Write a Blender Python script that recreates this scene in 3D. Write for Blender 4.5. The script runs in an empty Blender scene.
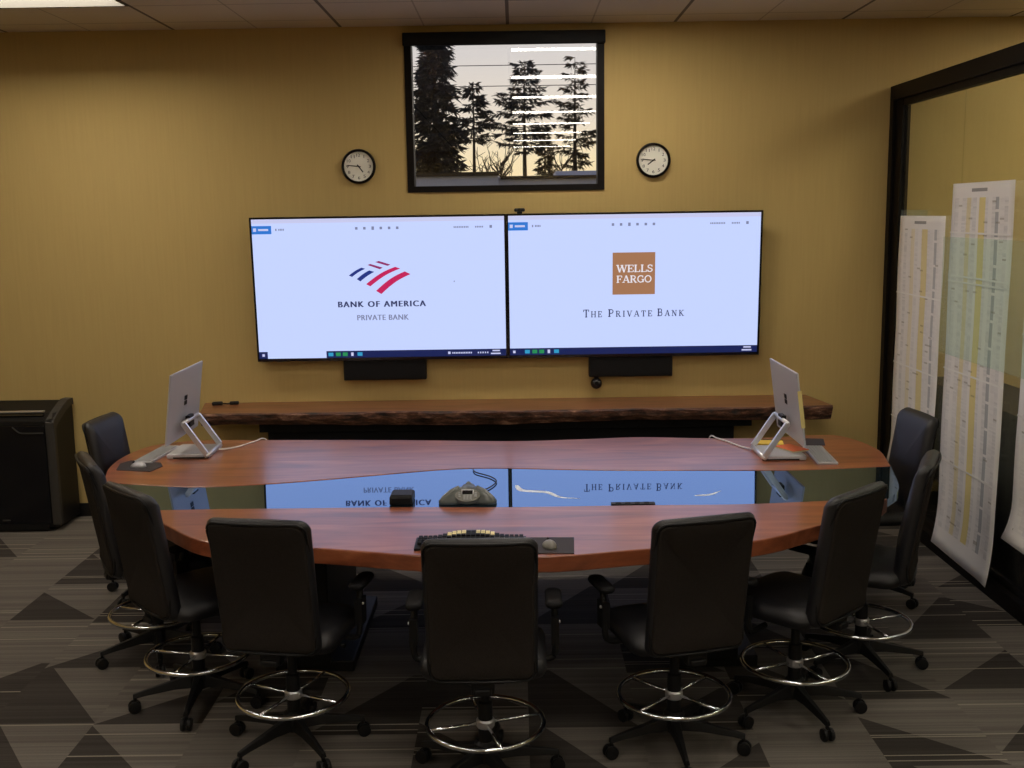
import bpy, bmesh, math, random
from mathutils import Vector, Matrix
random.seed(11)
PI = math.pi
SC = bpy.context.scene
COL = SC.collection

# ------------------------------------------------------------------ materials
def nodes_of(m):
    m.use_nodes = True
    return m.node_tree.nodes, m.node_tree.links

def mat(name, col, rough=.5, metal=0., spec=.5, emit=None, estr=0., coat=0., coat_r=.1, noise=None, bump=None, sheen=0.):
    m = bpy.data.materials.new(name)
    N, L = nodes_of(m)
    b = N['Principled BSDF']
    b.inputs['Base Color'].default_value = (*col, 1)
    b.inputs['Roughness'].default_value = rough
    b.inputs['Metallic'].default_value = metal
    b.inputs['Specular IOR Level'].default_value = spec
    b.inputs['Coat Weight'].default_value = coat
    b.inputs['Coat Roughness'].default_value = coat_r
    b.inputs['Sheen Weight'].default_value = sheen
    if emit:
        b.inputs['Emission Color'].default_value = (*emit, 1)
        b.inputs['Emission Strength'].default_value = estr
    if noise or bump:
        tc = N.new('ShaderNodeTexCoord')
    if noise:                                     # (scale, amount)
        n = N.new('ShaderNodeTexNoise'); n.inputs['Scale'].default_value = noise[0]; n.inputs['Detail'].default_value = 4
        L.new(tc.outputs['Object'], n.inputs['Vector'])
        r = N.new('ShaderNodeMapRange'); r.inputs[3].default_value = 1 - noise[1]; r.inputs[4].default_value = 1 + noise[1]
        L.new(n.outputs['Fac'], r.inputs['Value'])
        mx = N.new('ShaderNodeMix'); mx.data_type = 'RGBA'; mx.blend_type = 'MULTIPLY'; mx.inputs['Factor'].default_value = 1
        mx.inputs[6].default_value = (*col, 1)
        L.new(r.outputs[0], mx.inputs[7]); L.new(mx.outputs[2], b.inputs['Base Color'])
    if bump:                                      # (scale, strength)
        n2 = N.new('ShaderNodeTexNoise'); n2.inputs['Scale'].default_value = bump[0]; n2.inputs['Detail'].default_value = 3
        L.new(tc.outputs['Object'], n2.inputs['Vector'])
        bp = N.new('ShaderNodeBump'); bp.inputs['Strength'].default_value = bump[1]; bp.inputs['Distance'].default_value = .01
        L.new(n2.outputs['Fac'], bp.inputs['Height']); L.new(bp.outputs['Normal'], b.inputs['Normal'])
    return m

def M_(N, L, op, a, b=None, c=None):
    n = N.new('ShaderNodeMath'); n.operation = op
    for i, v in enumerate((a, b, c)):
        if v is None: continue
        if isinstance(v, (int, float)): n.inputs[i].default_value = v
        else: L.new(v, n.inputs[i])
    return n.outputs[0]

def rgbmix(N, L, fac, a, b, mode='MIX'):
    n = N.new('ShaderNodeMix'); n.data_type = 'RGBA'; n.blend_type = mode
    for i, v in ((0, fac), (6, a), (7, b)):
        if isinstance(v, (int, float)): n.inputs[i].default_value = v
        elif isinstance(v, tuple): n.inputs[i].default_value = (*v, 1)
        else: L.new(v, n.inputs[i])
    return n.outputs[2]

def glow(name, col, s=1.0):
    m = bpy.data.materials.new(name); N, L = nodes_of(m)
    b = N['Principled BSDF']
    b.inputs['Base Color'].default_value = (.01, .01, .012, 1); b.inputs['Roughness'].default_value = .35
    b.inputs['Emission Color'].default_value = (*col, 1); b.inputs['Emission Strength'].default_value = s
    return m

def wall_mat():
    m = bpy.data.materials.new('ochre_wall_covering'); N, L = nodes_of(m); b = N['Principled BSDF']
    tc = N.new('ShaderNodeTexCoord')
    mp = N.new('ShaderNodeMapping'); mp.inputs['Scale'].default_value = (55, 55, 2.2)
    L.new(tc.outputs['Object'], mp.inputs['Vector'])
    n = N.new('ShaderNodeTexNoise'); n.inputs['Scale'].default_value = 1; n.inputs['Detail'].default_value = 3
    L.new(mp.outputs[0], n.inputs['Vector'])
    r = N.new('ShaderNodeMapRange'); r.inputs[3].default_value = .93; r.inputs[4].default_value = 1.07
    L.new(n.outputs['Fac'], r.inputs['Value'])
    c = rgbmix(N, L, 1.0, WALLC, r.outputs[0], 'MULTIPLY')
    L.new(c, b.inputs['Base Color']); b.inputs['Roughness'].default_value = .75; b.inputs['Specular IOR Level'].default_value = .25
    return m
WALLC = (.50, .366, .142)

def carpet_mat():
    m = bpy.data.materials.new('charcoal_carpet_tile'); N, L = nodes_of(m); b = N['Principled BSDF']
    tc = N.new('ShaderNodeTexCoord'); sp = N.new('ShaderNodeSeparateXYZ'); L.new(tc.outputs['Object'], sp.inputs[0])
    X, Y = sp.outputs[0], sp.outputs[1]
    tx = M_(N, L, 'DIVIDE', M_(N, L, 'SUBTRACT', X, .03), .5)
    ix = M_(N, L, 'FLOOR', tx); fx = M_(N, L, 'FRACT', tx)
    def wn(*v):
        c = N.new('ShaderNodeCombineXYZ')
        for i, q in enumerate(v):
            if isinstance(q, (int, float)): c.inputs[i].default_value = q
            else: L.new(q, c.inputs[i])
        w = N.new('ShaderNodeTexWhiteNoise'); w.noise_dimensions = '3D'; L.new(c.outputs[0], w.inputs['Vector'])
        return w.outputs['Value']
    colr = wn(ix, 3.3, 7.1)
    ty = M_(N, L, 'DIVIDE', M_(N, L, 'ADD', Y, M_(N, L, 'MULTIPLY', colr, .55)), .62)
    iy = M_(N, L, 'FLOOR', ty); fy = M_(N, L, 'FRACT', ty)
    r1 = wn(ix, iy, 1.5); r2 = wn(ix, iy, 9.5); r3 = wn(ix, iy, 4.2)
    # a wedge in every tile: upright on one side of the tile, tapering to the other
    flip = M_(N, L, 'GREATER_THAN', r2, .62)
    u = M_(N, L, 'ABSOLUTE', M_(N, L, 'SUBTRACT', fx, flip))
    top = M_(N, L, 'MULTIPLY_ADD', r1, .60, .70)
    edge = M_(N, L, 'MULTIPLY', M_(N, L, 'SUBTRACT', 1.0, u), top)
    dark = M_(N, L, 'LESS_THAN', fy, edge)
    skip = M_(N, L, 'GREATER_THAN', r3, .14)
    dark = M_(N, L, 'MULTIPLY', dark, skip)
    c = rgbmix(N, L, dark, (.138, .123, .108), (.049, .043, .038))
    # fine yarn rows across the tiles
    row = M_(N, L, 'FLOOR', M_(N, L, 'DIVIDE', Y, .009))
    tone = M_(N, L, 'MULTIPLY_ADD', wn(ix, row, 2.2), .24, .88)
    c = rgbmix(N, L, 1.0, c, tone, 'MULTIPLY')
    row2 = M_(N, L, 'FLOOR', M_(N, L, 'DIVIDE', Y, .034))
    tone2 = M_(N, L, 'MULTIPLY_ADD', wn(ix, row2, 6.6), .26, .87)
    c = rgbmix(N, L, 1.0, c, tone2, 'MULTIPLY')
    line = M_(N, L, 'GREATER_THAN', wn(ix, row, 5.7), .966)
    c = rgbmix(N, L, M_(N, L, 'MULTIPLY', line, .8), c, (.30, .27, .22))
    fl = N.new('ShaderNodeTexNoise'); fl.inputs['Scale'].default_value = 320; L.new(tc.outputs['Object'], fl.inputs['Vector'])
    c = rgbmix(N, L, 1.0, c, M_(N, L, 'MULTIPLY_ADD', fl.outputs['Fac'], 1.2, .4), 'MULTIPLY')
    L.new(c, b.inputs['Base Color']); b.inputs['Roughness'].default_value = .95; b.inputs['Specular IOR Level'].default_value = .1
    return m

def ceiling_mat():
    m = bpy.data.materials.new('ceiling_tile'); N, L = nodes_of(m); b = N['Principled BSDF']
    tc = N.new('ShaderNodeTexCoord'); sp = N.new('ShaderNodeSeparateXYZ'); L.new(tc.outputs['Object'], sp.inputs[0])
    def lines(v, off, pitch, w):
        f = M_(N, L, 'FRACT', M_(N, L, 'DIVIDE', M_(N, L, 'SUBTRACT', v, off), pitch))
        d = M_(N, L, 'MULTIPLY', M_(N, L, 'ABSOLUTE', M_(N, L, 'SUBTRACT', f, .5)), 1.0)
        return M_(N, L, 'GREATER_THAN', d, .5 - w / pitch)
    main = lines(sp.outputs[0], -3.698, 1.221, .012)
    half = lines(sp.outputs[0], -3.698 + .6105, 1.221, .006)
    ys = lines(sp.outputs[1], 7.29, .61, .010)
    n = N.new('ShaderNodeTexNoise'); n.inputs['Scale'].default_value = 60; L.new(tc.outputs['Object'], n.inputs['Vector'])
    base = rgbmix(N, L, M_(N, L, 'MULTIPLY', n.outputs['Fac'], .25), (.62, .55, .45), (.50, .44, .36))
    c = rgbmix(N, L, M_(N, L, 'MULTIPLY', half, .5), base, (.2, .17, .14))
    c = rgbmix(N, L, M_(N, L, 'MULTIPLY', ys, .45), c, (.2, .17, .14))
    c = rgbmix(N, L, M_(N, L, 'MULTIPLY', main, .85), c, (.10, .08, .07))
    L.new(c, b.inputs['Base Color']); b.inputs['Roughness'].default_value = .9; b.inputs['Specular IOR Level'].default_value = .1
    return m

def wood_mat(name, c0, c1, c2, scale=1.0, coat=.55, coat_r=.13, rough=.35):
    m = bpy.data.materials.new(name); N, L = nodes_of(m); b = N['Principled BSDF']
    tc = N.new('ShaderNodeTexCoord'); mp = N.new('ShaderNodeMapping'); mp.inputs['Scale'].default_value = (.9 * scale, 5 * scale, 5 * scale)
    L.new(tc.outputs['Object'], mp.inputs['Vector'])
    n = N.new('ShaderNodeTexNoise'); n.inputs['Scale'].default_value = 1.6; n.inputs['Detail'].default_value = 6; n.inputs['Distortion'].default_value = 1.1
    L.new(mp.outputs[0], n.inputs['Vector'])
    cr = N.new('ShaderNodeValToRGB'); e = cr.color_ramp.elements
    e[0].position = .30; e[0].color = (*c0, 1); e[1].position = .72; e[1].color = (*c2, 1)
    k = e.new(.52); k.color = (*c1, 1)
    L.new(n.outputs['Fac'], cr.inputs['Fac'])
    mp2 = N.new('ShaderNodeMapping'); mp2.inputs['Scale'].default_value = (3 * scale, 70 * scale, 70 * scale); L.new(tc.outputs['Object'], mp2.inputs['Vector'])
    n2 = N.new('ShaderNodeTexNoise'); n2.inputs['Scale'].default_value = 1; n2.inputs['Detail'].default_value = 3; L.new(mp2.outputs[0], n2.inputs['Vector'])
    c = rgbmix(N, L, 1.0, cr.outputs['Color'], M_(N, L, 'MULTIPLY_ADD', n2.outputs['Fac'], .5, .75), 'MULTIPLY')
    L.new(c, b.inputs['Base Color'])
    b.inputs['Roughness'].default_value = rough
    b.inputs['Coat Weight'].default_value = coat; b.inputs['Coat Roughness'].default_value = coat_r
    return m

def bark_mat():
    m = bpy.data.materials.new('live_edge_bark'); N, L = nodes_of(m); b = N['Principled BSDF']
    tc = N.new('ShaderNodeTexCoord'); mp = N.new('ShaderNodeMapping'); mp.inputs['Scale'].default_value = (5, 18, 22)
    L.new(tc.outputs['Object'], mp.inputs['Vector'])
    n = N.new('ShaderNodeTexNoise'); n.inputs['Scale'].default_value = 1.3; n.inputs['Detail'].default_value = 8; n.inputs['Roughness'].default_value = .7
    L.new(mp.outputs[0], n.inputs['Vector'])
    cr = N.new('ShaderNodeValToRGB'); e = cr.color_ramp.elements
    e[0].position = .38; e[0].color = (.012, .007, .005, 1); e[1].position = .75; e[1].color = (.55, .31, .19, 1)
    k = e.new(.55); k.color = (.13, .05, .026, 1)
    L.new(n.outputs['Fac'], cr.inputs['Fac']); L.new(cr.outputs[0], b.inputs['Base Color'])
    bp = N.new('ShaderNodeBump'); bp.inputs['Strength'].default_value = .8; bp.inputs['Distance'].default_value = .02
    L.new(n.outputs['Fac'], bp.inputs['Height']); L.new(bp.outputs[0], b.inputs['Normal'])
    b.inputs['Roughness'].default_value = .6
    return m

def pane_mat(name, tint, refl, fres=1.0, rough=0.0):
    """thin architectural glass: clear through, mirror on top by Fresnel plus a coating"""
    m = bpy.data.materials.new(name); N, L = nodes_of(m)
    N.remove(N['Principled BSDF']); out = N['Material Output']
    t = N.new('ShaderNodeBsdfTransparent'); t.inputs[0].default_value = (*tint, 1)
    g = N.new('ShaderNodeBsdfGlossy'); g.inputs['Roughness'].default_value = rough; g.inputs[0].default_value = (.95, .97, 1, 1)
    lw = N.new('ShaderNodeLayerWeight'); lw.inputs['Blend'].default_value = .5
    fac = M_(N, L, 'MULTIPLY_ADD', M_(N, L, 'POWER', lw.outputs['Facing'], 5.0), fres * .8, .02 + refl)
    fac = M_(N, L, 'MINIMUM', fac, 1.0)
    mx = N.new('ShaderNodeMixShader'); L.new(fac, mx.inputs[0]); L.new(t.outputs[0], mx.inputs[1]); L.new(g.outputs[0], mx.inputs[2])
    L.new(mx.outputs[0], out.inputs[0])
    return m

def river_mat():
    m = bpy.data.materials.new('dark_river_glass'); N, L = nodes_of(m)
    N.remove(N['Principled BSDF']); out = N['Material Output']
    d = N.new('ShaderNodeBsdfDiffuse'); d.inputs[0].default_value = (.012, .018, .022, 1)
    g = N.new('ShaderNodeBsdfGlossy'); g.inputs['Roughness'].default_value = .012; g.inputs[0].default_value = (.44, .62, .88, 1)
    f = N.new('ShaderNodeFresnel'); f.inputs['IOR'].default_value = 1.9
    fac = M_(N, L, 'MINIMUM', M_(N, L, 'MULTIPLY_ADD', f.outputs[0], 1.0, .28), 1.0)
    mx = N.new('ShaderNodeMixShader'); L.new(fac, mx.inputs[0]); L.new(d.outputs[0], mx.inputs[1]); L.new(g.outputs[0], mx.inputs[2])
    L.new(mx.outputs[0], out.inputs[0])
    return m

def film_mat():
    m = bpy.data.materials.new('pale_green_film'); N, L = nodes_of(m)
    N.remove(N['Principled BSDF']); out = N['Material Output']
    t = N.new('ShaderNodeBsdfTransparent'); t.inputs[0].default_value = (.96, 1, .97, 1)
    d = N.new('ShaderNodeBsdfDiffuse'); d.inputs[0].default_value = (.66, .76, .71, 1)
    mx = N.new('ShaderNodeMixShader'); mx.inputs[0].default_value = .075
    L.new(t.outputs[0], mx.inputs[1]); L.new(d.outputs[0], mx.inputs[2]); L.new(mx.outputs[0], out.inputs[0])
    return m

def chart_mat(name, seed, width, height, yellows, greys):
    """a long taped print-out: rows of small print, yellow columns, a dark column (object coords: y along the sheet, z up from its top)"""
    m = bpy.data.materials.new(name); N, L = nodes_of(m); b = N['Principled BSDF']
    tc = N.new('ShaderNodeTexCoord'); sp = N.new('ShaderNodeSeparateXYZ'); L.new(tc.outputs['Object'], sp.inputs[0])
    U = M_(N, L, 'DIVIDE', sp.outputs[1], width); V = M_(N, L, 'MULTIPLY', sp.outputs[2], -1.0)   # U 0..1 from far edge, V metres down
    U = M_(N, L, 'MULTIPLY', U, -1.0)
    def band(x, a, c): return M_(N, L, 'MULTIPLY', M_(N, L, 'GREATER_THAN', x, a), M_(N, L, 'LESS_THAN', x, c))
    row = M_(N, L, 'FLOOR', M_(N, L, 'DIVIDE', V, .011)); colc = M_(N, L, 'FLOOR', M_(N, L, 'MULTIPLY', U, 16))
    cb = N.new('ShaderNodeCombineXYZ'); L.new(row, cb.inputs[0]); L.new(colc, cb.inputs[1]); cb.inputs[2].default_value = seed
    w = N.new('ShaderNodeTexWhiteNoise'); L.new(cb.outputs[0], w.inputs['Vector'])
    inm = band(U, .05, .93); inv = band(V, .09, height - .05)
    inside = M_(N, L, 'MULTIPLY', inm, inv)
    cb2 = N.new('ShaderNodeCombineXYZ'); L.new(colc, cb2.inputs[0]); cb2.inputs[1].default_value = seed * 3.1
    w2 = N.new('ShaderNodeTexWhiteNoise'); L.new(cb2.outputs[0], w2.inputs['Vector'])
    txt = M_(N, L, 'MULTIPLY', M_(N, L, 'MULTIPLY', inside, w2.outputs['Value']), M_(N, L, 'MULTIPLY_ADD', w.outputs['Value'], .26, .06))
    c = rgbmix(N, L, txt, (.80, .77, .74), (.20, .20, .22))
    for (a, e, k) in yellows:
        c = rgbmix(N, L, M_(N, L, 'MULTIPLY', M_(N, L, 'MULTIPLY', band(U, a, e), inv), k), c, (.72, .57, .10))
    for (a, e, k) in greys:
        s = M_(N, L, 'GREATER_THAN', M_(N, L, 'FRACT', M_(N, L, 'DIVIDE', V, .16)), .10)
        c = rgbmix(N, L, M_(N, L, 'MULTIPLY', M_(N, L, 'MULTIPLY', M_(N, L, 'MULTIPLY', band(U, a, e), inv), k), s), c, (.17, .20, .22))
    # short dark rows of a schedule
    dk = M_(N, L, 'MULTIPLY', M_(N, L, 'GREATER_THAN', w.outputs['Value'], .982), M_(N, L, 'MULTIPLY', inside, .45))
    c = rgbmix(N, L, dk, c, (.22, .18, .10))
    title = M_(N, L, 'MULTIPLY', band(U, .34, .60), band(V, .035, .055))
    c = rgbmix(N, L, M_(N, L, 'MULTIPLY', title, .7), c, (.1, .1, .1))
    L.new(c, b.inputs['Base Color']); b.inputs['Roughness'].default_value = .7; b.inputs['Specular IOR Level'].default_value = .2
    return m

M = {}
M['wall'] = wall_mat(); M['carpet'] = carpet_mat(); M['ceiling'] = ceiling_mat()
M['black'] = mat('black_plastic', (.005, .005, .0055), .5, spec=.3)
M['black_soft'] = mat('black_soft_plastic', (.006, .006, .007), .6, spec=.2, noise=(40, .15))
M['black_gloss'] = mat('black_gloss', (.006, .006, .008), .15)
M['dark_bronze'] = mat('dark_bronze_frame', (.006, .0042, .0034), .5, spec=.14)
M['vinyl'] = mat('black_vinyl_base', (.006, .0055, .005), .6, spec=.3)
M['fabric'] = mat('black_chair_fabric', (.023, .019, .0165), .92, spec=.12, noise=(130, .35), bump=(420, .35))
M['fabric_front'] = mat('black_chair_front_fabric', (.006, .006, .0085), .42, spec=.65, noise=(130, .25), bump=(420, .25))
M['chrome'] = mat('chrome', (.76, .80, .86), .13, 1.0)
M['hinge'] = mat('bright_satin_metal', (.80, .80, .81), .30, .8)
M['silver'] = mat('brushed_silver', (.62, .62, .64), .32, .85)
M['silver_plastic'] = mat('silver_shell', (.50, .50, .53), .42, .25)
M['grey_key'] = mat('grey_keys', (.36, .37, .38), .5)
M['cream'] = mat('cream_plastic', (.62, .55, .36), .5)
M['wood'] = wood_mat('red_brown_table_wood', (.17, .044, .018), (.29, .082, .032), (.40, .13, .055), coat=.48, coat_r=.17)
M['shelf_wood'] = wood_mat('shelf_wood', (.135, .046, .020), (.21, .078, .034), (.28, .112, .05), coat=.3, coat_r=.25)
M['bark'] = bark_mat()
M['river'] = river_mat()
M['window_pane'] = pane_mat('window_pane', (.97, .98, .99), .05)
M['partition'] = pane_mat('partition_pane', (.93, .95, .91), .015)
M['film'] = film_mat()
M['lens'] = mat('lit_lamp_lens', (.8, .8, .8), .5, emit=(1.0, .90, .77), estr=19.0)
M['lens_left'] = mat('left_lamp_lens', (.8, .8, .8), .5, emit=(1.0, .90, .76), estr=30.0)
M['lens_bright'] = mat('bright_lamp_lens', (.8, .8, .8), .5, emit=(1.0, .90, .76), estr=25.0)
M['lens_right'] = mat('far_lamp_lens', (.8, .8, .8), .5, emit=(1.0, .90, .76), estr=22.0)
M['lamp_pan'] = mat('lamp_housing', (.05, .048, .042), .6, spec=.2)
M['white_paint'] = mat('white_paint', (.75, .72, .66), .5)
M['clock_face'] = mat('clock_face', (.78, .77, .68), .45)
M['ink'] = mat('black_ink', (.02, .02, .02), .6)
M['cream_key'] = mat('cream_keys', (.85, .72, .36), .5)
M['orange_paper'] = mat('orange_paper', (.72, .16, .05), .7)
M['yellow_paper'] = mat('yellow_paper', (.80, .55, .06), .7)
M['mauve_pad'] = mat('dark_mouse_pad', (.030, .024, .030), .75)
M['white_cord'] = mat('white_cord', (.75, .73, .70), .5)
M['glint'] = mat('painted_glint_white', (.75, .80, .86), .4)
M['roof_paint'] = mat('pale_blue_metal', (.36, .40, .52), .5, noise=(3, .12))
M['needles'] = mat('dark_needles', (.012, .016, .022), .9, noise=(2, .3))
M['needles_warm'] = mat('brown_needles', (.030, .024, .016), .9, noise=(2, .3))
M['trunk'] = mat('tree_bark', (.020, .016, .013), .9)
M['soil'] = mat('outdoor_ground', (.05, .05, .05), .95, noise=(.5, .3))
# screens
M['scr_white'] = glow('lit_screen', (.56, .66, 1.02), 1.0)
M['scr_bar'] = glow('lit_title_bar', (.62, .64, .92), .92)
M['scr_blue'] = glow('lit_blue_button', (.02, .20, .72), .9)
M['scr_navy'] = glow('lit_task_bar', (.004, .012, .085), 1.0)
M['scr_dark'] = glow('lit_dark_ink', (.035, .045, .13), 1.0)
M['scr_grey'] = glow('lit_grey_ink', (.20, .22, .36), 1.0)
M['scr_red'] = glow('lit_crimson', (.55, .012, .10), 1.0)
M['scr_plum'] = glow('lit_plum', (.28, .022, .13), 1.0)
M['scr_ink_blue'] = glow('lit_logo_blue', (.012, .03, .22), 1.0)
M['scr_bronze'] = glow('lit_bronze', (.36, .17, .085), 1.0)
M['scr_cream'] = glow('lit_cream', (.80, .76, .82), 1.0)
M['scr_green'] = glow('lit_green', (.02, .30, .10), .9)
M['scr_cyan'] = glow('lit_cyan', (.03, .35, .62), .9)

# ------------------------------------------------------------------ mesh helpers
def new_bm(): return bmesh.new()
def obj(name, bm, m, parent=None, loc=None, smooth=False, bevel=0., seg=2):
    me = bpy.data.meshes.new(name); bmesh.ops.recalc_face_normals(bm, faces=bm.faces[:]); bm.to_mesh(me); bm.free()
    for k in (m if isinstance(m, (list, tuple)) else [m]): me.materials.append(k)
    if smooth:
        for p in me.polygons: p.use_smooth = True
    o = bpy.data.objects.new(name, me); COL.objects.link(o)
    if parent: o.parent = parent
    if loc: o.location = loc
    if bevel:
        b = o.modifiers.new('bevel', 'BEVEL'); b.width = bevel; b.segments = seg; b.limit_method = 'ANGLE'; b.angle_limit = math.radians(40)
    return o
def tag(o, label, cat, group=None):
    o['label'] = label; o['category'] = cat
    if group: o['group'] = group
    return o
def thing(name, label, cat, loc=(0, 0, 0), rz=0., group=None):
    o = bpy.data.objects.new(name, None); COL.objects.link(o); o.location = loc; o.rotation_euler = (0, 0, rz); o.empty_display_size = .1
    return tag(o, label, cat, group)
def struct(name, bm, m, parent=None, **k):
    o = obj(name, bm, m, parent, **k); o['kind'] = 'structure'; return o
def dup(root, label=None, loc=None, rz=None):
    r = root.copy(); COL.objects.link(r)
    if label: r['label'] = label
    if loc: r.location = loc
    if rz is not None: r.rotation_euler = (0, 0, rz)
    for ch in list(root.children):
        c = ch.copy(); COL.objects.link(c); c.parent = r; c.matrix_parent_inverse = ch.matrix_parent_inverse.copy()
        for g in list(ch.children):
            d = g.copy(); COL.objects.link(d); d.parent = c; d.matrix_parent_inverse = g.matrix_parent_inverse.copy()
    return r
def box(bm, x0, x1, y0, y1, z0, z1, mi=0, rot=None):
    vs = [bm.verts.new((x, y, z)) for x in (x0, x1) for y in (y0, y1) for z in (z0, z1)]
    if rot is not None:
        for v in vs: v.co = rot @ v.co
    for f in ((0, 1, 3, 2), (4, 6, 7, 5), (0, 4, 5, 1), (2, 3, 7, 6), (0, 2, 6, 4), (1, 5, 7, 3)):
        fc = bm.faces.new([vs[i] for i in f]); fc.material_index = mi
    return vs
def quad(bm, pts, mi=0):
    f = bm.faces.new([bm.verts.new(p) for p in pts]); f.material_index = mi; return f
def frame_of(d):
    d = d.normalized(); a = Vector((0, 0, 1)) if abs(d.z) < .9 else Vector((1, 0, 0))
    u = d.cross(a).normalized(); return u, d.cross(u).normalized()
def tube(bm, pts, r, n=8, caps=True, closed=False, mi=0):
    pts = [Vector(p) for p in pts]; rings = []; m = len(pts)
    for i, p in enumerate(pts):
        if closed: d = pts[(i + 1) % m] - pts[i - 1]
        else: d = pts[min(i + 1, m - 1)] - pts[max(i - 1, 0)]
        u, v = frame_of(d); rr = r[i] if isinstance(r, (list, tuple)) else r
        rings.append([bm.verts.new(p + (u * math.cos(2 * PI * k / n) + v * math.sin(2 * PI * k / n)) * rr) for k in range(n)])
    for i in range(m if closed else m - 1):
        a, b = rings[i], rings[(i + 1) % m]
        for k in range(n):
            f = bm.faces.new((a[k], a[(k + 1) % n], b[(k + 1) % n], b[k])); f.material_index = mi
    if caps and not closed:
        bm.faces.new(rings[0]).material_index = mi; bm.faces.new(rings[-1]).material_index = mi
def lathe(bm, prof, n=24, axis='z', c=(0, 0, 0), mi=0):
    """prof: list of (radius, height)"""
    rings = []
    for r, h in prof:
        row = []
        for k in range(n):
            a = 2 * PI * k / n; p = (r * math.cos(a), r * math.sin(a), h)
            if axis == 'y': p = (p[0], h, p[1])
            if axis == 'x': p = (h, p[0], p[1])
            row.append(bm.verts.new(Vector(p) + Vector(c)))
        rings.append(row)
    for a, b in zip(rings, rings[1:]):
        for k in range(n): bm.faces.new((a[k], a[(k + 1) % n], b[(k + 1) % n], b[k])).material_index = mi
    bm.faces.new(rings[0]).material_index = mi; bm.faces.new(rings[-1]).material_index = mi
def prism(bm, poly, z0, z1, mi=0, mi_side=None):
    lo = [bm.verts.new((x, y, z0)) for x, y in poly]; hi = [bm.verts.new((x, y, z1)) for x, y in poly]
    bm.faces.new(hi).material_index = mi; bm.faces.new(lo[::-1]).material_index = mi
    n = len(poly)
    for i in range(n):
        bm.faces.new((lo[i], lo[(i + 1) % n], hi[(i + 1) % n], hi[i])).material_index = mi if mi_side is None else mi_side
def rounded_slab(bm, w, h, d, r, n=6, shape=None, mi=0, puff=0.0):
    """rounded rectangle in x,z (centre origin), thickness d in y, soft edges; shape(v) moves the vertices"""
    prof = []
    for cx, cz, a0 in ((w / 2 - r, h / 2 - r, 0), (-w / 2 + r, h / 2 - r, PI / 2), (-w / 2 + r, -h / 2 + r, PI), (w / 2 - r, -h / 2 + r, 1.5 * PI)):
        for k in range(n + 1):
            a = a0 + PI / 2 * k / n; prof.append((cx + r * math.cos(a), cz + r * math.sin(a)))
    def lerp_grid(y, s):
        out = []
        for x, z in prof: out.append(bm.verts.new((x * (w / 2 - s) / (w / 2), y, z * (h / 2 - s) / (h / 2))))
        return out
    e = d * .42
    layers = [(-d / 2, e), (-d / 2 + e * .3, e * .3), (-d / 2 + e, 0), (d / 2 - e, 0), (d / 2 - e * .3, e * .3), (d / 2, e)]
    rings = [lerp_grid(y, s) for y, s in layers]
    m = len(prof)
    for a, b in zip(rings, rings[1:]):
        for k in range(m): bm.faces.new((a[k], a[(k + 1) % m], b[(k + 1) % m], b[k])).material_index = mi
    for ring, y in ((rings[0], -d / 2 - puff), (rings[-1], d / 2 + puff)):    # inner grid of concentric rings so the slab can bend
        prev = ring
        for s in (.8, .6, .4, .2):
            cur = [bm.verts.new((v.co.x * s, y if s < .8 else (y + v.co.y) / 2, v.co.z * s)) for v in ring]
            for k in range(m): bm.faces.new((prev[k], prev[(k + 1) % m], cur[(k + 1) % m], cur[k])).material_index = mi
            prev = cur
        bm.faces.new(prev).material_index = mi
    if shape:
        for v in bm.verts: v.co = shape(v.co)

def spline(pts, per=8, closed=False):
    P = [Vector((*p, 0)) if len(p) == 2 else Vector(p) for p in pts]; n = len(P); out = []
    for i in range(n if closed else n - 1):
        a, b = P[i], P[(i + 1) % n]
        p0 = P[i - 1] if (closed or i > 0) else a * 2 - b
        p3 = P[(i + 2) % n] if (closed or i + 2 < n) else b * 2 - a
        for k in range(per):
            t = k / per
            out.append(.5 * ((2 * a) + (b - p0) * t + (2 * p0 - 5 * a + 4 * b - p3) * t * t + (-p0 + 3 * a - 3 * b + p3) * t ** 3))
    if not closed: out.append(P[-1])
    return out

def text_bm(body, x0, x1, z0, z1, y, bold=0.0, gap=1.0, heavy=0.0):
    cu = bpy.data.curves.new('lettering', 'FONT'); cu.body = body; cu.space_character = gap; cu.offset = bold; cu.resolution_u = 3
    o = bpy.data.objects.new('lettering', cu); COL.objects.link(o)
    dg = bpy.context.evaluated_depsgraph_get(); dg.update()
    me = bpy.data.meshes.new_from_object(o.evaluated_get(dg))
    bm = bmesh.new(); bm.from_mesh(me)
    bpy.data.objects.remove(o); bpy.data.curves.remove(cu); bpy.data.meshes.remove(me)
    fit(bm, x0, x1, z0, z1, y)
    if heavy:
        src = bm.copy(); tmp = bpy.data.meshes.new('tmp')
        for k, dx in enumerate((-heavy, heavy)):
            c = src.copy(); bmesh.ops.translate(c, vec=(dx, -.0001 * (k + 1), 0), verts=c.verts[:]); c.to_mesh(tmp); c.free(); bm.from_mesh(tmp)
        src.free(); bpy.data.meshes.remove(tmp)
    return bm
def fit(bm, x0, x1, z0, z1, y):
    xs = [v.co.x for v in bm.verts]; ys = [v.co.y for v in bm.verts]
    a, b, c, d = min(xs), max(xs), min(ys), max(ys)
    for v in bm.verts: v.co = Vector((x0 + (v.co.x - a) / (b - a) * (x1 - x0), y, z0 + (v.co.y - c) / (d - c) * (z1 - z0)))

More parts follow.
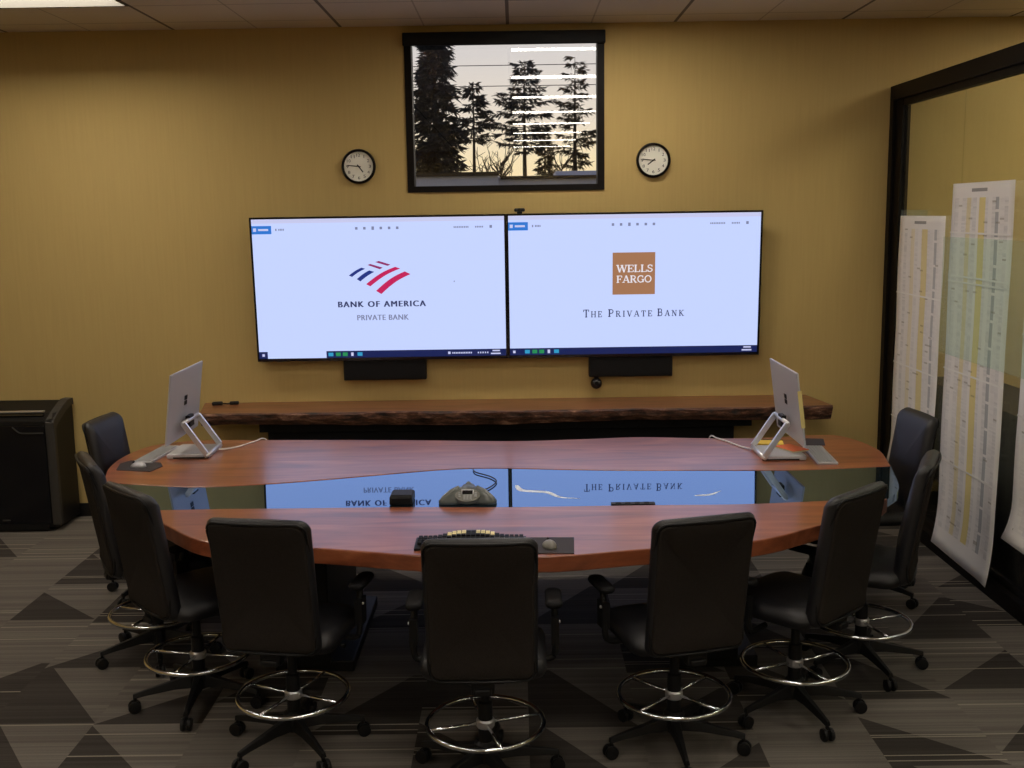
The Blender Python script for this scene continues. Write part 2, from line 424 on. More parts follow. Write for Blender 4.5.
# slab-serif letters drawn from strokes: (polyline, thickness) on a cap height of 1
TK, TN = .17, .09
def arc(cx, cy, rx, ry, a0, a1, n=12): return [(cx + rx * math.cos(math.radians(a0 + (a1 - a0) * i / n)), cy + ry * math.sin(math.radians(a0 + (a1 - a0) * i / n))) for i in range(n + 1)]
SERIF = {
 'W': (1.15, [([(.1, 1), (.34, 0)], TK), ([(.34, 0), (.58, .95)], TN), ([(.58, .95), (.82, 0)], TK), ([(.82, 0), (1.06, 1)], TN)], [(.1, 1), (1.06, 1), (.58, 1)]),
 'E': (.72, [([(.17, 0), (.17, 1)], TK), ([(.03, .955), (.66, .955)], TN), ([(.17, .5), (.5, .5)], TN), ([(.03, .045), (.66, .045)], TN), ([(.64, .95), (.64, .74)], TN), ([(.66, .05), (.66, .28)], TN), ([(.48, .38), (.48, .62)], TN)], []),
 'L': (.70, [([(.17, 0), (.17, 1)], TK), ([(.03, .045), (.64, .045)], TN), ([(.63, .05), (.63, .3)], TN)], [(.17, 1)]),
 'S': (.62, [(arc(.31, .74, .21, .215, 20, 270), .12), (arc(.31, .265, .23, .225, 90, -160), .12), ([(.53, .95), (.53, .72)], TN), ([(.07, .05), (.07, .3)], TN)], []),
 'F': (.68, [([(.17, 0), (.17, 1)], TK), ([(.03, .955), (.64, .955)], TN), ([(.17, .5), (.48, .5)], TN), ([(.62, .95), (.62, .72)], TN), ([(.47, .38), (.47, .62)], TN)], [(.17, 0)]),
 'A': (.86, [([(.12, 0), (.42, 1)], TN), ([(.44, 1), (.74, 0)], TK), ([(.2, .33), (.62, .33)], TN)], [(.12, 0), (.74, 0)]),
 'R': (.82, [([(.17, 0), (.17, 1)], TK), ([(.03, .955), (.42, .955)] + arc(.42, .73, .19, .225, 80, -80, 8) + [(.17, .5)], .11), ([(.4, .5), (.68, 0)], TK)], [(.17, 0), (.72, 0)]),
 'G': (.82, [(arc(.42, .5, .34, .46, 45, 320), .13), ([(.69, .45), (.69, .06)], TK), ([(.66, .95), (.66, .7)], TN)], [(.66, .45)]),
 'O': (.86, [(arc(.43, .5, .345, .455, 0, 360, 22), .135)], []),
 'T': (.80, [([(.4, 0), (.4, 1)], TK), ([(.04, .955), (.76, .955)], TN), ([(.06, .95), (.06, .7)], TN), ([(.74, .95), (.74, .7)], TN)], [(.4, 0)]),
 'H': (.92, [([(.18, 0), (.18, 1)], TK), ([(.74, 0), (.74, 1)], TK), ([(.18, .5), (.74, .5)], TN)], [(.18, 0), (.18, 1), (.74, 0), (.74, 1)]),
 'P': (.74, [([(.17, 0), (.17, 1)], TK), ([(.03, .955), (.42, .955)] + arc(.42, .71, .2, .245, 80, -80, 8) + [(.17, .46)], .11)], [(.17, 0)]),
 'I': (.42, [([(.21, 0), (.21, 1)], TK)], [(.21, 0), (.21, 1)]),
 'V': (.84, [([(.12, 1), (.42, 0)], TK), ([(.42, 0), (.72, 1)], TN)], [(.12, 1), (.72, 1)]),
 'B': (.76, [([(.17, 0), (.17, 1)], TK), ([(.03, .955), (.4, .955)] + arc(.4, .74, .17, .215, 80, -80, 8) + [(.17, .52)], .11), ([(.17, .52), (.42, .52)] + arc(.42, .285, .2, .24, 80, -80, 8) + [(.03, .045)], .11)], []),
 'N': (.94, [([(.18, 0), (.18, 1)], TN), ([(.18, 1), (.74, 0)], TK), ([(.74, 0), (.74, 1)], TN)], [(.18, 0), (.12, 1), (.74, 1)]),
 'K': (.86, [([(.18, 0), (.18, 1)], TK), ([(.2, .42), (.68, 1)], TN), ([(.34, .55), (.7, 0)], TK)], [(.18, 0), (.18, 1), (.7, 1), (.74, 0)]),
}
def serif_bm(words, x0, x1, z0, z1, y, gap=.12, small=.78):
    bm = bmesh.new(); x = 0
    def stroke(pts, w, ox, s):
        for (ax, ay), (bx, by) in zip(pts, pts[1:]):
            a = Vector((ox + ax * s, ay * s, 0)); b = Vector((ox + bx * s, by * s, 0)); d = (b - a)
            if d.length < 1e-6: continue
            n = Vector((-d.y, d.x, 0)).normalized() * w * s / 2; e = d.normalized() * w * s * .12
            quad(bm, [a - n - e, b - n + e, b + n + e, a + n - e])
    for ch in words:
        if ch == ' ': x += .55; continue
        s = 1.0 if ch.isupper() else small
        w, st, sf = SERIF[ch.upper()]
        for pts, t in st: stroke([(p[0], min(max(p[1], .0), 1.)) for p in pts], t, x, s)
        for sx, sy in sf:
            yy = .04 if sy < .25 else (.96 if sy > .75 else sy)
            stroke([(sx - .15, yy), (sx + .15, yy)], .08, x, s)
        x += w * s + gap
    fit(bm, x0, x1, z0, z1, y); return bm

# ------------------------------------------------------------------ the room
D = 8.2; H = 2.289; ZC = 3.656
RX0, RX1, RY0, ZT = -5.6, 6.4, -7.6, 4.35
bm = new_bm(); box(bm, RX0, RX1, RY0, D, -.12, 0); struct('floor', bm, M['carpet'])

WX0, WX1, WZ0, WZ1 = -.797, .670, 2.457, 3.598
bm = new_bm()
box(bm, RX0 - .15, WX0, D, D + .16, -.12, ZT); box(bm, WX1, RX1 + .15, D, D + .16, -.12, ZT)
box(bm, WX0, WX1, D, D + .16, -.12, WZ0); box(bm, WX0, WX1, D, D + .16, WZ1, ZT)
struct('wall_back', bm, M['wall'])
bm = new_bm(); box(bm, RX0 - .15, RX0, RY0 - .15, D, -.12, ZT); struct('wall_left', bm, M['wall'])
bm = new_bm(); box(bm, RX1, RX1 + .15, RY0 - .15, D, -.12, ZT); struct('wall_right', bm, M['wall'])
bm = new_bm(); box(bm, RX0, RX1, RY0 - .15, RY0, -.12, ZT); struct('wall_front', bm, M['wall'])
bm = new_bm(); box(bm, RX0, RX1, D - .012, D, 0, .105); struct('baseboard_back', bm, M['vinyl'])
bm = new_bm(); box(bm, RX0, RX0 + .012, RY0, D - .012, 0, .105); struct('baseboard_left', bm, M['vinyl'])

# ceiling with openings for the recessed lamps
LW, LD, LPITCH = 1.221, .305, 1.92
lx = [-3.698, -.035, 3.628]; ly = [7.29 - LD - LPITCH * k for k in range(8)]
xs = sorted([RX0, RX1] + lx + [x + LW for x in lx]); ys = sorted([RY0, D] + ly + [y + LD for y in ly])
bm = new_bm()
for xa, xb in zip(xs, xs[1:]):
    for ya, yb in zip(ys, ys[1:]):
        cx, cy = (xa + xb) / 2, (ya + yb) / 2
        if any(x < cx < x + LW for x in lx) and any(y < cy < y + LD for y in ly): continue
        quad(bm, [(xa, ya, ZC), (xa, yb, ZC), (xb, yb, ZC), (xb, ya, ZC)])
bmesh.ops.remove_doubles(bm, verts=bm.verts[:], dist=1e-5)
box(bm, RX0 - .15, RX1 + .15, RY0 - .15, D + .16, ZT, ZT + .1)
struct('ceiling', bm, M['ceiling'])

def lamp(label, lens, loc, deep=False):
    t = thing('ceiling_light', label, 'ceiling light', loc, 0, 'recessed ceiling lights in rows')
    w, d, h = LW, LD, .085; zl = .075 if deep else .004
    bm = new_bm()                                        # open pan, lens up inside it
    tr = .022
    for x0, x1, y0, y1 in ((0, tr, 0, d), (w - tr, w, 0, d), (tr, w - tr, 0, tr), (tr, w - tr, d - tr, d)):
        box(bm, x0, x1, y0, y1, 0, h)
    box(bm, 0, w, 0, d, h, h + .02)
    obj('housing', bm, M['lamp_pan'], t)
    bm = new_bm(); box(bm, tr, w - tr, tr, d - tr, zl, h - .002); obj('lens', bm, lens, t)
    return t
lampA = lamp('recessed ceiling light at the top edge of the picture beside the left corner', M['lens_left'], (lx[0], ly[0], ZC - .003), True)
lampR = lamp('lit ceiling strip in the row beyond the glass partition, nearest the window wall', M['lens_right'], (lx[2], ly[0], ZC - .003))
lampM = lamp('lit ceiling strip in the middle row mirrored in the window, nearest the window wall', M['lens_bright'], (lx[1], ly[0], ZC - .003))
lampB = lamp('lit recessed ceiling strip in a row mirrored in the high window', M['lens'], (lx[1], ly[0], ZC - .003))
ordn = ['nearest the window wall', 'second from the window wall', 'third from the window wall', 'fourth from the window wall', 'fifth from the window wall', 'sixth from the window wall', 'seventh from the window wall', 'farthest from the window wall']
for i, x in enumerate(lx):
    for k, y in enumerate(ly):
        if k == 0: continue
        lab = ('added unseen ceiling strip in the row over the cabinet side, ' if i == 0 else 'lit ceiling strip in the middle row mirrored in the window, ' if i == 1 else 'lit ceiling strip in the row beyond the glass partition, ') + ordn[k]  # cabinet-side strips are unseen, added to brighten the left of the wall
        if i == 1 and k == 1: lampB['label'] = lab; lampB.location = (x, y, ZC - .003); continue
        dup(lampB, lab, (x, y, ZC - .003))

# window 1: bronze frame, roller shade case, pane
bm = new_bm(); fy0, fy1, fw = D - .012, D + .12, .052
box(bm, WX0, WX0 + fw, fy0, fy1, WZ0, WZ1); box(bm, WX1 - fw, WX1, fy0, fy1, WZ0, WZ1)
box(bm, WX0 + fw, WX1 - fw, fy0, fy1, WZ0, WZ0 + .045); box(bm, WX0 + fw, WX1 - fw, fy0, fy1, WZ1 - fw, WZ1)
win = struct('window_1', bm, M['dark_bronze'])
bm = new_bm(); box(bm, WX0 + fw, WX1 - fw, D + .060, D + .066, WZ0 + .045, WZ1 - fw); struct('pane', bm, M['window_pane'], win)
bm = new_bm(); box(bm, WX0 - .006, WX1 + .006, D - .055, D - .013, WZ1 - .088, WZ1 + .004); struct('shade_case', bm, M['black_soft'], win, bevel=.006)

# glass partition on the right: header, jambs, sill, two panes
GX = 2.776; GY0 = .6; GZ = 3.172
bm = new_bm()
box(bm, GX, GX + .11, GY0, D, GZ - .105, GZ)                  # header
box(bm, GX, GX + .11, D - .075, D, .10, GZ - .105)             # jamb at the wall
box(bm, GX, GX + .11, GY0, GY0 + .09, .10, GZ - .105)
box(bm, GX, GX + .11, GY0, D, 0, .10)                          # sill
gp = struct('wall_glass_partition', bm, M['dark_bronze'], bevel=.004)
bm = new_bm(); box(bm, GX + .025, GX + .085, D - .20, D - .075, .10, GZ - .105); struct('inner_jamb', bm, M['dark_bronze'], gp)
bm = new_bm(); box(bm, GX + .03, GX + .08, GY0 + .09, D - .20, GZ - .15, GZ - .105); struct('glazing_bead', bm, M['dark_bronze'], gp)
for a, b in ((6.955, D - .20), (3.9, 6.945), (GY0 + .09, 3.89)):
    bm = new_bm(); box(bm, GX + .045, GX + .055, a, b, .10, GZ - .15); struct('glass_panel', bm, M['partition'], gp)

# ------------------------------------------------------------------ paper charts taped to the partition
def chart(label, y_far, y_near, ztop, zbot, lean, m, seams, curl):
    t = thing('paper_chart', label, 'paper chart', (GX - .004, y_far, ztop), 0, 'long printed charts on the glass partition')
    w, h = y_far - y_near, ztop - zbot
    bm = new_bm(); nu, nv = 10, 36; g = []
    for j in range(nv + 1):
        v = j / nv; row = []
        for i in range(nu + 1):
            u = i / nu; off = .003 + .004 * math.sin(7 * v + 2 * u) ** 2
            e = max(0, v - .86) / .14; off += curl * e * e
            off += .012 * max(0, u - .85) / .15 * (v ** 1.5)
            row.append(bm.verts.new((-off, -w * u + lean * v * h, -h * v - .05 * u * max(0, v - .9) * 10 * .3)))
        g.append(row)
    for j in range(nv):
        for i in range(nu): bm.faces.new((g[j][i], g[j][i + 1], g[j + 1][i + 1], g[j + 1][i]))
    o = obj('sheet', bm, m, t, smooth=True); s = o.modifiers.new('thick', 'SOLIDIFY'); s.thickness = .0006
    for v in seams:                                           # the taped joints between sheets
        bm = new_bm(); z = -h * v; dy = lean * v * h
        quad(bm, [(-.0125, dy - .004, z - .004), (-.0125, -w + dy + .004, z - .006), (-.0122, -w + dy + .004, z + .006), (-.0122, dy - .004, z + .006)])
        o = obj('tape_strip', bm, M['tape'], t); s = o.modifiers.new('thick', 'SOLIDIFY'); s.thickness = .0006
    return t
M['tape'] = mat('clear_tape', (.80, .78, .74), .35)
chart('narrow printed chart taped to the glass beside the corner jamb', 7.86, 7.03, 2.235, .42, .01,
      chart_mat('chart_print_corner', 2.0, .84, 1.8, [(.28, .36, .3), (.52, .64, .62)], [(.78, .83, .5)]), (.30, .58, .80), .03)
chart('tallest printed chart on the glass, hanging almost to the carpet', 6.94, 6.075, 2.435, .10, .0,
      chart_mat('chart_print_tall', 5.0, .855, 2.26, [(.27, .34, .45), (.48, .58, .72)], [(.74, .79, .6)]), (.13, .245, .26, .50, .755), .035)
chart('printed chart on the glass cut off by the frame edge', 5.87, 5.04, 2.05, .44, .02,
      chart_mat('chart_print_edge', 8.0, .83, 1.6, [(.3, .36, .4), (.5, .6, .8)], [(.76, .81, .8)]), (.28, .56), .05)
bm = new_bm(); box(bm, GX - .022, GX - .021, 5.2, 7.02, 1.36, 2.104)
tag(obj('plastic_film', bm, M['film']), 'pale green clear plastic film hung over the tallest chart', 'plastic film')
bm = new_bm(); box(bm, GX - .0035, GX - .003, 7.36, 7.87, 2.06, 2.275)
tag(obj('plastic_sleeve', bm, M['film']), 'small clear plastic sleeve peeking above the corner chart', 'plastic sleeve')

# ------------------------------------------------------------------ television screens
TY = 8.075                                                     # face of the glass
def tv(x0, x1, z0, z1, label):
    w, h = x1 - x0, z1 - z0
    t = thing('wall_television', label, 'television', (x0, TY + .028, z0), 0, 'pair of wall televisions'); t.rotation_euler.x = math.radians(2.8)
    bm = new_bm(); box(bm, 0, w, .004, .05, 0, h); obj('housing', bm, M['black'], t, bevel=.004)
    bm = new_bm(); box(bm, w * .2, w * .8, .05, .095, h * .15, h * .6); obj('wall_mount', bm, M['black'], t)
    b = .014; bt = .013; bb = .022
    bm = new_bm()
    for q in ((0, b, 0, h), (w - b, w, 0, h), (b, w - b, 0, bb), (b, w - b, h - bt, h)): box(bm, q[0], q[1], -.006, .004, q[2], q[3])
    obj('bezel', bm, M['black_gloss'], t)
    bm = new_bm(); box(bm, b, w - b, 0, .004, bb, h - bt); s = obj('screen', bm, M['scr_white'], t)
    return t, s, (b, w - b, bb, h - bt)
def rect(bm, R, u0, u1, v0, v1, y, mi=0):
    x0, x1, z0, z1 = R
    a, b = x0 + (x1 - x0) * u0, x0 + (x1 - x0) * u1; c, d = z1 - (z1 - z0) * v1, z1 - (z1 - z0) * v0
    quad(bm, [(a, y, c), (b, y, c), (b, y, d), (a, y, d)], mi)
def UV(R, u, v): return R[0] + (R[1] - R[0]) * u, R[3] - (R[3] - R[2]) * v
def poly(bm, R, pts, y, mi=0):
    quad(bm, [(UV(R, *p)[0], y, UV(R, *p)[1]) for p in pts], mi)
def window_chrome(s, R, navy0):
    y = -.0012
    bm = new_bm(); rect(bm, R, 0, 1, 0, .030, y); obj('title_bar', bm, M['scr_bar'], s)
    bm = new_bm(); rect(bm, R, .0, .078, .046, .104, y)
    obj('blue_button', bm, M['scr_blue'], s)
    bm = new_bm()
    rect(bm, R, .006, .018, .062, .086, y * 1.5); rect(bm, R, .026, .066, .067, .081, y * 1.5)
    for i in range(22):
        u = .01 + i * .0052
        if i not in (6, 13): rect(bm, R, u, u + .0035, .010, .020, y * 1.5)
    obj('button_print', bm, M['scr_bar'], s)
    bm = new_bm()
    rect(bm, R, .094, .099, .066, .082, y)
    for k in range(4): rect(bm, R, .106 + .006 * k, .110 + .006 * k, .067, .081, y)
    for k, u in enumerate((.415, .447, .48, .512, .545, .577)):
        z = .009 if k != 2 else .012
        rect(bm, R, u - .005, u + .005, .072 - z, .072 + z, y)
    for k in range(9): rect(bm, R, .80 + .0068 * k, .8045 + .0068 * k, .067, .079, y)
    for k in range(5): rect(bm, R, .885 + .0068 * k, .8895 + .0068 * k, .067, .079, y)
    rect(bm, R, .942, .952, .062, .082, y)
    obj('tool_icons', bm, M['scr_grey'], s)
    bm = new_bm(); rect(bm, R, navy0, 1, .950, 1, y)
    if navy0 > 0: rect(bm, R, 0, .034, .950, 1, y)
    obj('task_bar', bm, M['scr_navy'], s)
    bm = new_bm(); c0 = navy0 + .008 if navy0 > 0 else .06
    for k, (col, dx) in enumerate(((0, 0), (1, .03), (1, .058), (0, .118))):
        rect(bm, R, c0 + dx, c0 + dx + .02, .962, .988, y * 1.5, col)
    rect(bm, R, c0 + .092, c0 + .102, .962, .988, y * 1.5, 2)
    rect(bm, R, .012, .022, .966, .985, y * 1.5, 2)
    obj('task_icons', bm, [M['scr_cyan'], M['scr_green'], M['scr_bar']], s)
    bm = new_bm()
    rect(bm, R, .945, .975, .958, .968, y * 1.5); rect(bm, R, .938, .978, .979, .989, y * 1.5)
    if navy0 > 0:
        rect(bm, R, .765, .775, .966, .984, y * 1.5)
        for k in range(12): rect(bm, R, .782 + .0068 * k, .7865 + .0068 * k, .970, .982, y * 1.5)
        for k in range(5): rect(bm, R, .885 + .0095 * k, .890 + .0095 * k, .970, .982, y * 1.5)
    obj('clock_print', bm, M['scr_bar'], s)

TX0, TXM, TX1, TZ0, TZ1 = -1.961, -.0665, 1.824, 1.212, 2.290
t, s, R = tv(TX0, TXM - .001, TZ0, TZ1, 'wall television showing a striped flag logo over two lines of capitals')
window_chrome(s, R, .272)
bm = new_bm(); rect(bm, R, .036, .270, .957, .992, -.0018); obj('search_box', bm, M['scr_white'], s)
def stripe(pts, m, nm='logo_stripe'):
    bm = new_bm(); poly(bm, R, pts, -.0012); return obj(nm, bm, m, s)
def lp(x, y): return (.377 + (x - 165) / 525 * .245, .305 + (y - 85) / 290 * .237)
def curved(a, b, c, d, sag):
    top = []; bot = []
    for i in range(9):
        k = i / 8
        top.append((a[0] + (b[0] - a[0]) * k, a[1] + (b[1] - a[1]) * k - sag * math.sin(PI * k)))
        bot.append((d[0] + (c[0] - d[0]) * k, d[1] + (c[1] - d[1]) * k - sag * math.sin(PI * k)))
    return [lp(*p) for p in top + bot[::-1]]
stripe(curved((165, 208), (275, 140), (308, 150), (192, 220), 6), M['scr_ink_blue'])
stripe(curved((232, 240), (340, 165), (385, 178), (262, 260), 6), M['scr_ink_blue'])
stripe([lp(328, 118), lp(352, 109), lp(458, 143), lp(432, 156)], M['scr_plum'])
stripe([lp(396, 94), lp(425, 84), lp(525, 117), (lp(500, 128))], M['scr_plum'])
stripe(curved((310, 285), (565, 137), (607, 153), (345, 305), 18), M['scr_red'])
stripe(curved((393, 345), (645, 178), (693, 203), (437, 374), 20), M['scr_red'])
x0, z0 = UV(R, .330, .633); x1, z1 = UV(R, .680, .591)
obj('lettering', text_bm('BANK OF AMERICA', x0, x1, z0, z1, -.0012, bold=0, gap=1.22, heavy=.0032), M['scr_dark'], s)
x0, z0 = UV(R, .404, .729); x1, z1 = UV(R, .610, .690)
obj('lettering', text_bm('PRIVATE BANK', x0, x1, z0, z1, -.0012, gap=1.1, heavy=.0018), M['scr_grey'], s)
bm = new_bm(); rect(bm, R, .795, .799, .452, .462, -.0012); obj('pointer', bm, M['scr_grey'], s)

t, s, R = tv(TXM + .001, TX1, TZ0, TZ1, 'wall television showing a bronze square logo above serif capitals')
window_chrome(s, R, 0)
bm = new_bm(); rect(bm, R, .414, .584, .270, .570, -.0012); sq = obj('logo_square', bm, M['scr_bronze'], s)
x0, z0 = UV(R, .428, .412); x1, z1 = UV(R, .574, .356); obj('logo_lettering', serif_bm('WELLS', x0, x1, z0, z1, -.002, gap=.02), M['scr_cream'], s)
x0, z0 = UV(R, .430, .488); x1, z1 = UV(R, .570, .432); obj('logo_lettering', serif_bm('FARGO', x0, x1, z0, z1, -.002, gap=.02), M['scr_cream'], s)
for word, ua, ub in (('The', .297, .372), ('Private', .397, .574), ('Bank', .595, .703)):
    x0, z0 = UV(R, ua, .732); x1, z1 = UV(R, ub, .674); obj('lettering', serif_bm(word, x0, x1, z0, z1, -.0012, gap=.22), M['scr_dark'], s)

# web camera clipped on top of the screens
t = thing('web_camera', 'small black web camera clipped on top of the two televisions', 'web camera', (.034, TY, TZ1))
bm = new_bm(); box(bm, -.040, .040, -.03, .015, .014, .040); obj('body', bm, M['black'], t, bevel=.010)
bm = new_bm(); lathe(bm, [(.012, -.036), (.012, -.028)], 16, 'y', (0, 0, .027)); obj('lens', bm, M['black_gloss'], t)
bm = new_bm(); box(bm, -.020, .020, -.012, .045, 0, .014); obj('clip', bm, M['black'], t, bevel=.003)
# black boxes under the screens
for xa, xb, za, lab in ((-1.318, -.690, 1.056, 'flat black box hanging below the flag logo television'), (.546, 1.177, 1.056, 'flat black box hanging below the bronze square logo television')):
    t = thing('wall_speaker', lab, 'speaker', (xa, D, za), 0, 'black boxes under the televisions')
    w = xb - xa
    bm = new_bm(); box(bm, 0, w, -.085, -.002, 0, .155); obj('cabinet', bm, M['black'], t, bevel=.006)
    bm = new_bm(); box(bm, .012, w - .012, -.091, -.085, .012, .143); obj('grille', bm, M['black_soft'], t, bevel=.003)
t = thing('dome_camera', 'round black camera hanging under the box below the bronze logo television', 'camera', (.602, D - .055, 1.056))
bm = new_bm(); lathe(bm, [(.016, -.016), (.020, 0.0)], 16); obj('mount', bm, M['black'], t)
bm = new_bm(); bmesh.ops.create_uvsphere(bm, u_segments=20, v_segments=12, radius=.044); bmesh.ops.translate(bm, vec=(0, 0, -.052), verts=bm.verts[:]); obj('dome', bm, M['black_gloss'], t, smooth=True)
bm = new_bm(); lathe(bm, [(.016, -.047), (.014, -.036)], 16, 'y', (0, 0, -.048)); obj('lens', bm, M['black'], t)

# ------------------------------------------------------------------ wall clocks
def clock(x, z, hh, mm, label):
    t = thing('wall_clock', label, 'clock', (x, D, z), 0, 'two round wall clocks')
    bm = new_bm(); lathe(bm, [(.122, -.002), (.128, -.02), (.124, -.036), (.116, -.040), (.109, -.034), (.109, -.016), (.06, -.015), (.01, -.015)][::1], 48, 'y'); obj('rim', bm, M['dark_bronze'], t, smooth=False)
    bm = new_bm(); lathe(bm, [(.1085, -.0155), (.1085, -.018), (.001, -.018)], 48, 'y'); obj('dial', bm, M['clock_face'], t)
    bm = new_bm()
    for n in range(1, 13):
        a = PI / 2 - n * PI / 6; cx, cz = .083 * math.cos(a), .083 * math.sin(a); w = .0022 if n == 1 else .0085 if n < 10 else .0135
        b2 = text_bm(str(n), cx - w, cx + w, cz - .011, cz + .011, -.0185)
        me = bpy.data.meshes.new('tmp'); b2.to_mesh(me); b2.free(); bm.from_mesh(me); bpy.data.meshes.remove(me)
    obj('numerals', bm, M['ink'], t)
    def hand(nm, deg, ln, w, y):
        bm = new_bm(); r = Matrix.Rotation(-math.radians(deg), 4, 'Y').inverted()
        r = Matrix.Rotation(math.radians(deg), 4, 'Y')
        box(bm, -w, w, y - .001, y, -.016, ln, rot=r); obj(nm, bm, M['ink'], t)
    hand('hour_hand', (hh + mm / 60) * 30, .052, .0042, -.021); hand('minute_hand', mm * 6, .082, .0032, -.0235)
    bm = new_bm(); lathe(bm, [(.006, -.018), (.006, -.026)], 12, 'y'); obj('hub', bm, M['ink'], t)
clock(-1.157, 2.654, 4, 46, 'round black rimmed clock reading quarter to five, beside the flag logo side of the window')
clock(1.032, 2.667, 7, 46, 'round black rimmed clock reading quarter to eight, above the bronze logo screen')

# ------------------------------------------------------------------ live-edge shelf on the back wall
t = thing('wall_shelf', 'long live edge wooden wall shelf with rough bark front below the televisions', 'shelf', (0, D, 0))
bm = new_bm()
N_ = 90; top = []; rng = random.Random(5)
ph = [rng.uniform(0, 6.28) for _ in range(6)]
def wob(x): return .018 * math.sin(1.3 * x + ph[0]) + .010 * math.sin(4.1 * x + ph[1]) + .006 * math.sin(11 * x + ph[2]) + .004 * math.sin(23 * x + ph[3])
cols = []
for i in range(N_ + 1):
    k = i / N_; xb = -2.41 + k * 4.62; xf = -2.315 + k * 4.60
    yf = -.49 + wob(xf); d1 = .022 + .010 * math.sin(7 * xf + ph[4]) + .006 * math.sin(19 * xf); zb = .785 + .010 * math.sin(2.2 * xf + ph[5]) + (.03 if k > .86 else 0) * 0
    cols.append([(xb, 0, .884), (xf, yf, .884), (xf, yf - .012, .884 - d1 * .5), (xf, yf - .004 + .008 * math.sin(31 * xf), .884 - .05), (xf, yf + .03 + .008 * math.sin(17 * xf), zb), (xb, 0, .800)])
vs = [[bm.verts.new(p) for p in c] for c in cols]
for a, b in zip(vs, vs[1:]):
    for j in range(6):
        f = bm.faces.new((a[j], b[j], b[(j + 1) % 6], a[(j + 1) % 6])); f.material_index = 1 if j in (1, 2, 3) else 0
bm.faces.new(vs[0]); bm.faces.new(vs[-1])
obj('slab', bm, [M['shelf_wood'], M['bark']], t)
bm = new_bm(); box(bm, -1.93, 1.74, -.30, -.001, .705, .790); obj('support_beam', bm, M['black'], t, bevel=.004)
bm = new_bm(); box(bm, -1.88, 1.62, -.24, -.001, .56, .705); obj('lower_rail', bm, M['black_soft'], t, bevel=.004)

t = thing('cable_adapter', 'black cable adapter lying on the shelf end nearest the cabinet', 'adapter', (-2.25, 8.10, .885), .15)
bm = new_bm(); box(bm, -.075, .005, -.022, .022, 0, .026); obj('power_brick', bm, M['black'], t, bevel=.009)
bm = new_bm(); box(bm, .055, .125, -.018, .018, 0, .024); obj('plug', bm, M['black'], t, bevel=.008)
bm = new_bm(); tube(bm, spline([(.0, 0, .012), (.02, .012, .008), (.045, -.010, .008), (.06, 0, .012)], 5), .005, 6); obj('cord', bm, M['black'], t)

# ------------------------------------------------------------------ conference table
TT = .874; TH = .072
out = [(-2.27, 5.75), (-2.37, 6.1), (-2.385, 6.45), (-2.30, 6.72), (-2.05, 6.83), (-1.63, 6.82), (-.755, 6.76), (-.04, 6.68), (.4, 6.71), (.78, 6.748), (1.15, 6.69), (1.52, 6.67), (1.9, 6.735), (2.06, 6.66), (2.14, 6.3), (2.07, 5.87)]
far_out = [(p.x, p.y) for p in spline(out, 6)]
near_pts = [(2.07, 5.87), (1.95, 5.40), (1.82, 5.19), (1.68, 5.02), (1.31, 4.71), (.99, 4.51), (.51, 4.425), (.17, 4.352), (-.17, 4.352), (-.42, 4.38), (-.864, 4.50), (-1.358, 4.60), (-1.665, 4.905), (-1.86, 5.157), (-2.02, 5.36), (-2.27, 5.75)]
near_out = [(p.x, p.y) for p in spline(near_pts, 6)]
i_r, i_l = 2 * 6, 13 * 6
riv_far = [(p.x, p.y) for p in spline([(-2.27, 5.75), (-2.0, 5.665), (-1.70, 5.61), (-1.365, 5.655), (-1.031, 5.745), (-.66, 5.865), (-.387, 5.94), (-.105, 5.95), (.453, 5.87), (1.0, 5.835), (1.548, 5.81), (2.07, 5.87)], 6)]
riv_near = [(p.x, p.y) for p in spline([near_out[i_l], (-1.5, 5.165), (-1.079, 5.16), (-.586, 5.154), (-.045, 5.128), (.59, 5.13), (1.08, 5.124), (1.5, 5.165), near_out[i_r]], 6)]
table = thing('conference_table', 'large boat shaped wooden conference table with a dark glass strip down the middle', 'table', (0, 0, 0))
bm = new_bm(); prism(bm, far_out + riv_far[::-1][1:-1], TT - TH, TT); obj('wood_slab', bm, M['wood'], table, bevel=.006)
bm = new_bm(); prism(bm, near_out[i_r:i_l + 1] + riv_near[1:-1], TT - TH, TT); obj('wood_slab', bm, M['wood'], table, bevel=.006)
bm = new_bm(); prism(bm, riv_far[::-1] + near_out[i_l:][::-1][1:] + riv_near[1:] + near_out[:i_r][::-1][:-1], TT - .045, TT - .003)
obj('glass_strip', bm, M['river'], table)
for x in (-1.05, 1.0):
    bm = new_bm(); box(bm, x - .20, x + .20, 5.2, 6.15, .0, .06); box(bm, x - .09, x + .09, 5.15, 6.1, .06, TT - TH); obj('pedestal', bm, M['black'], table, bevel=.008)
bm = new_bm(); box(bm, -1.06, .91, 5.55, 5.68, .55, .70); obj('stretcher', bm, M['black'], table, bevel=.006)
bm = new_bm(); box(bm, -1.7, 1.55, 5.05, 5.15, TT - TH - .05, TT - TH); box(bm, -1.7, 1.55, 5.95, 6.05, TT - TH - .05, TT - TH); obj('rail', bm, M['black'], table)
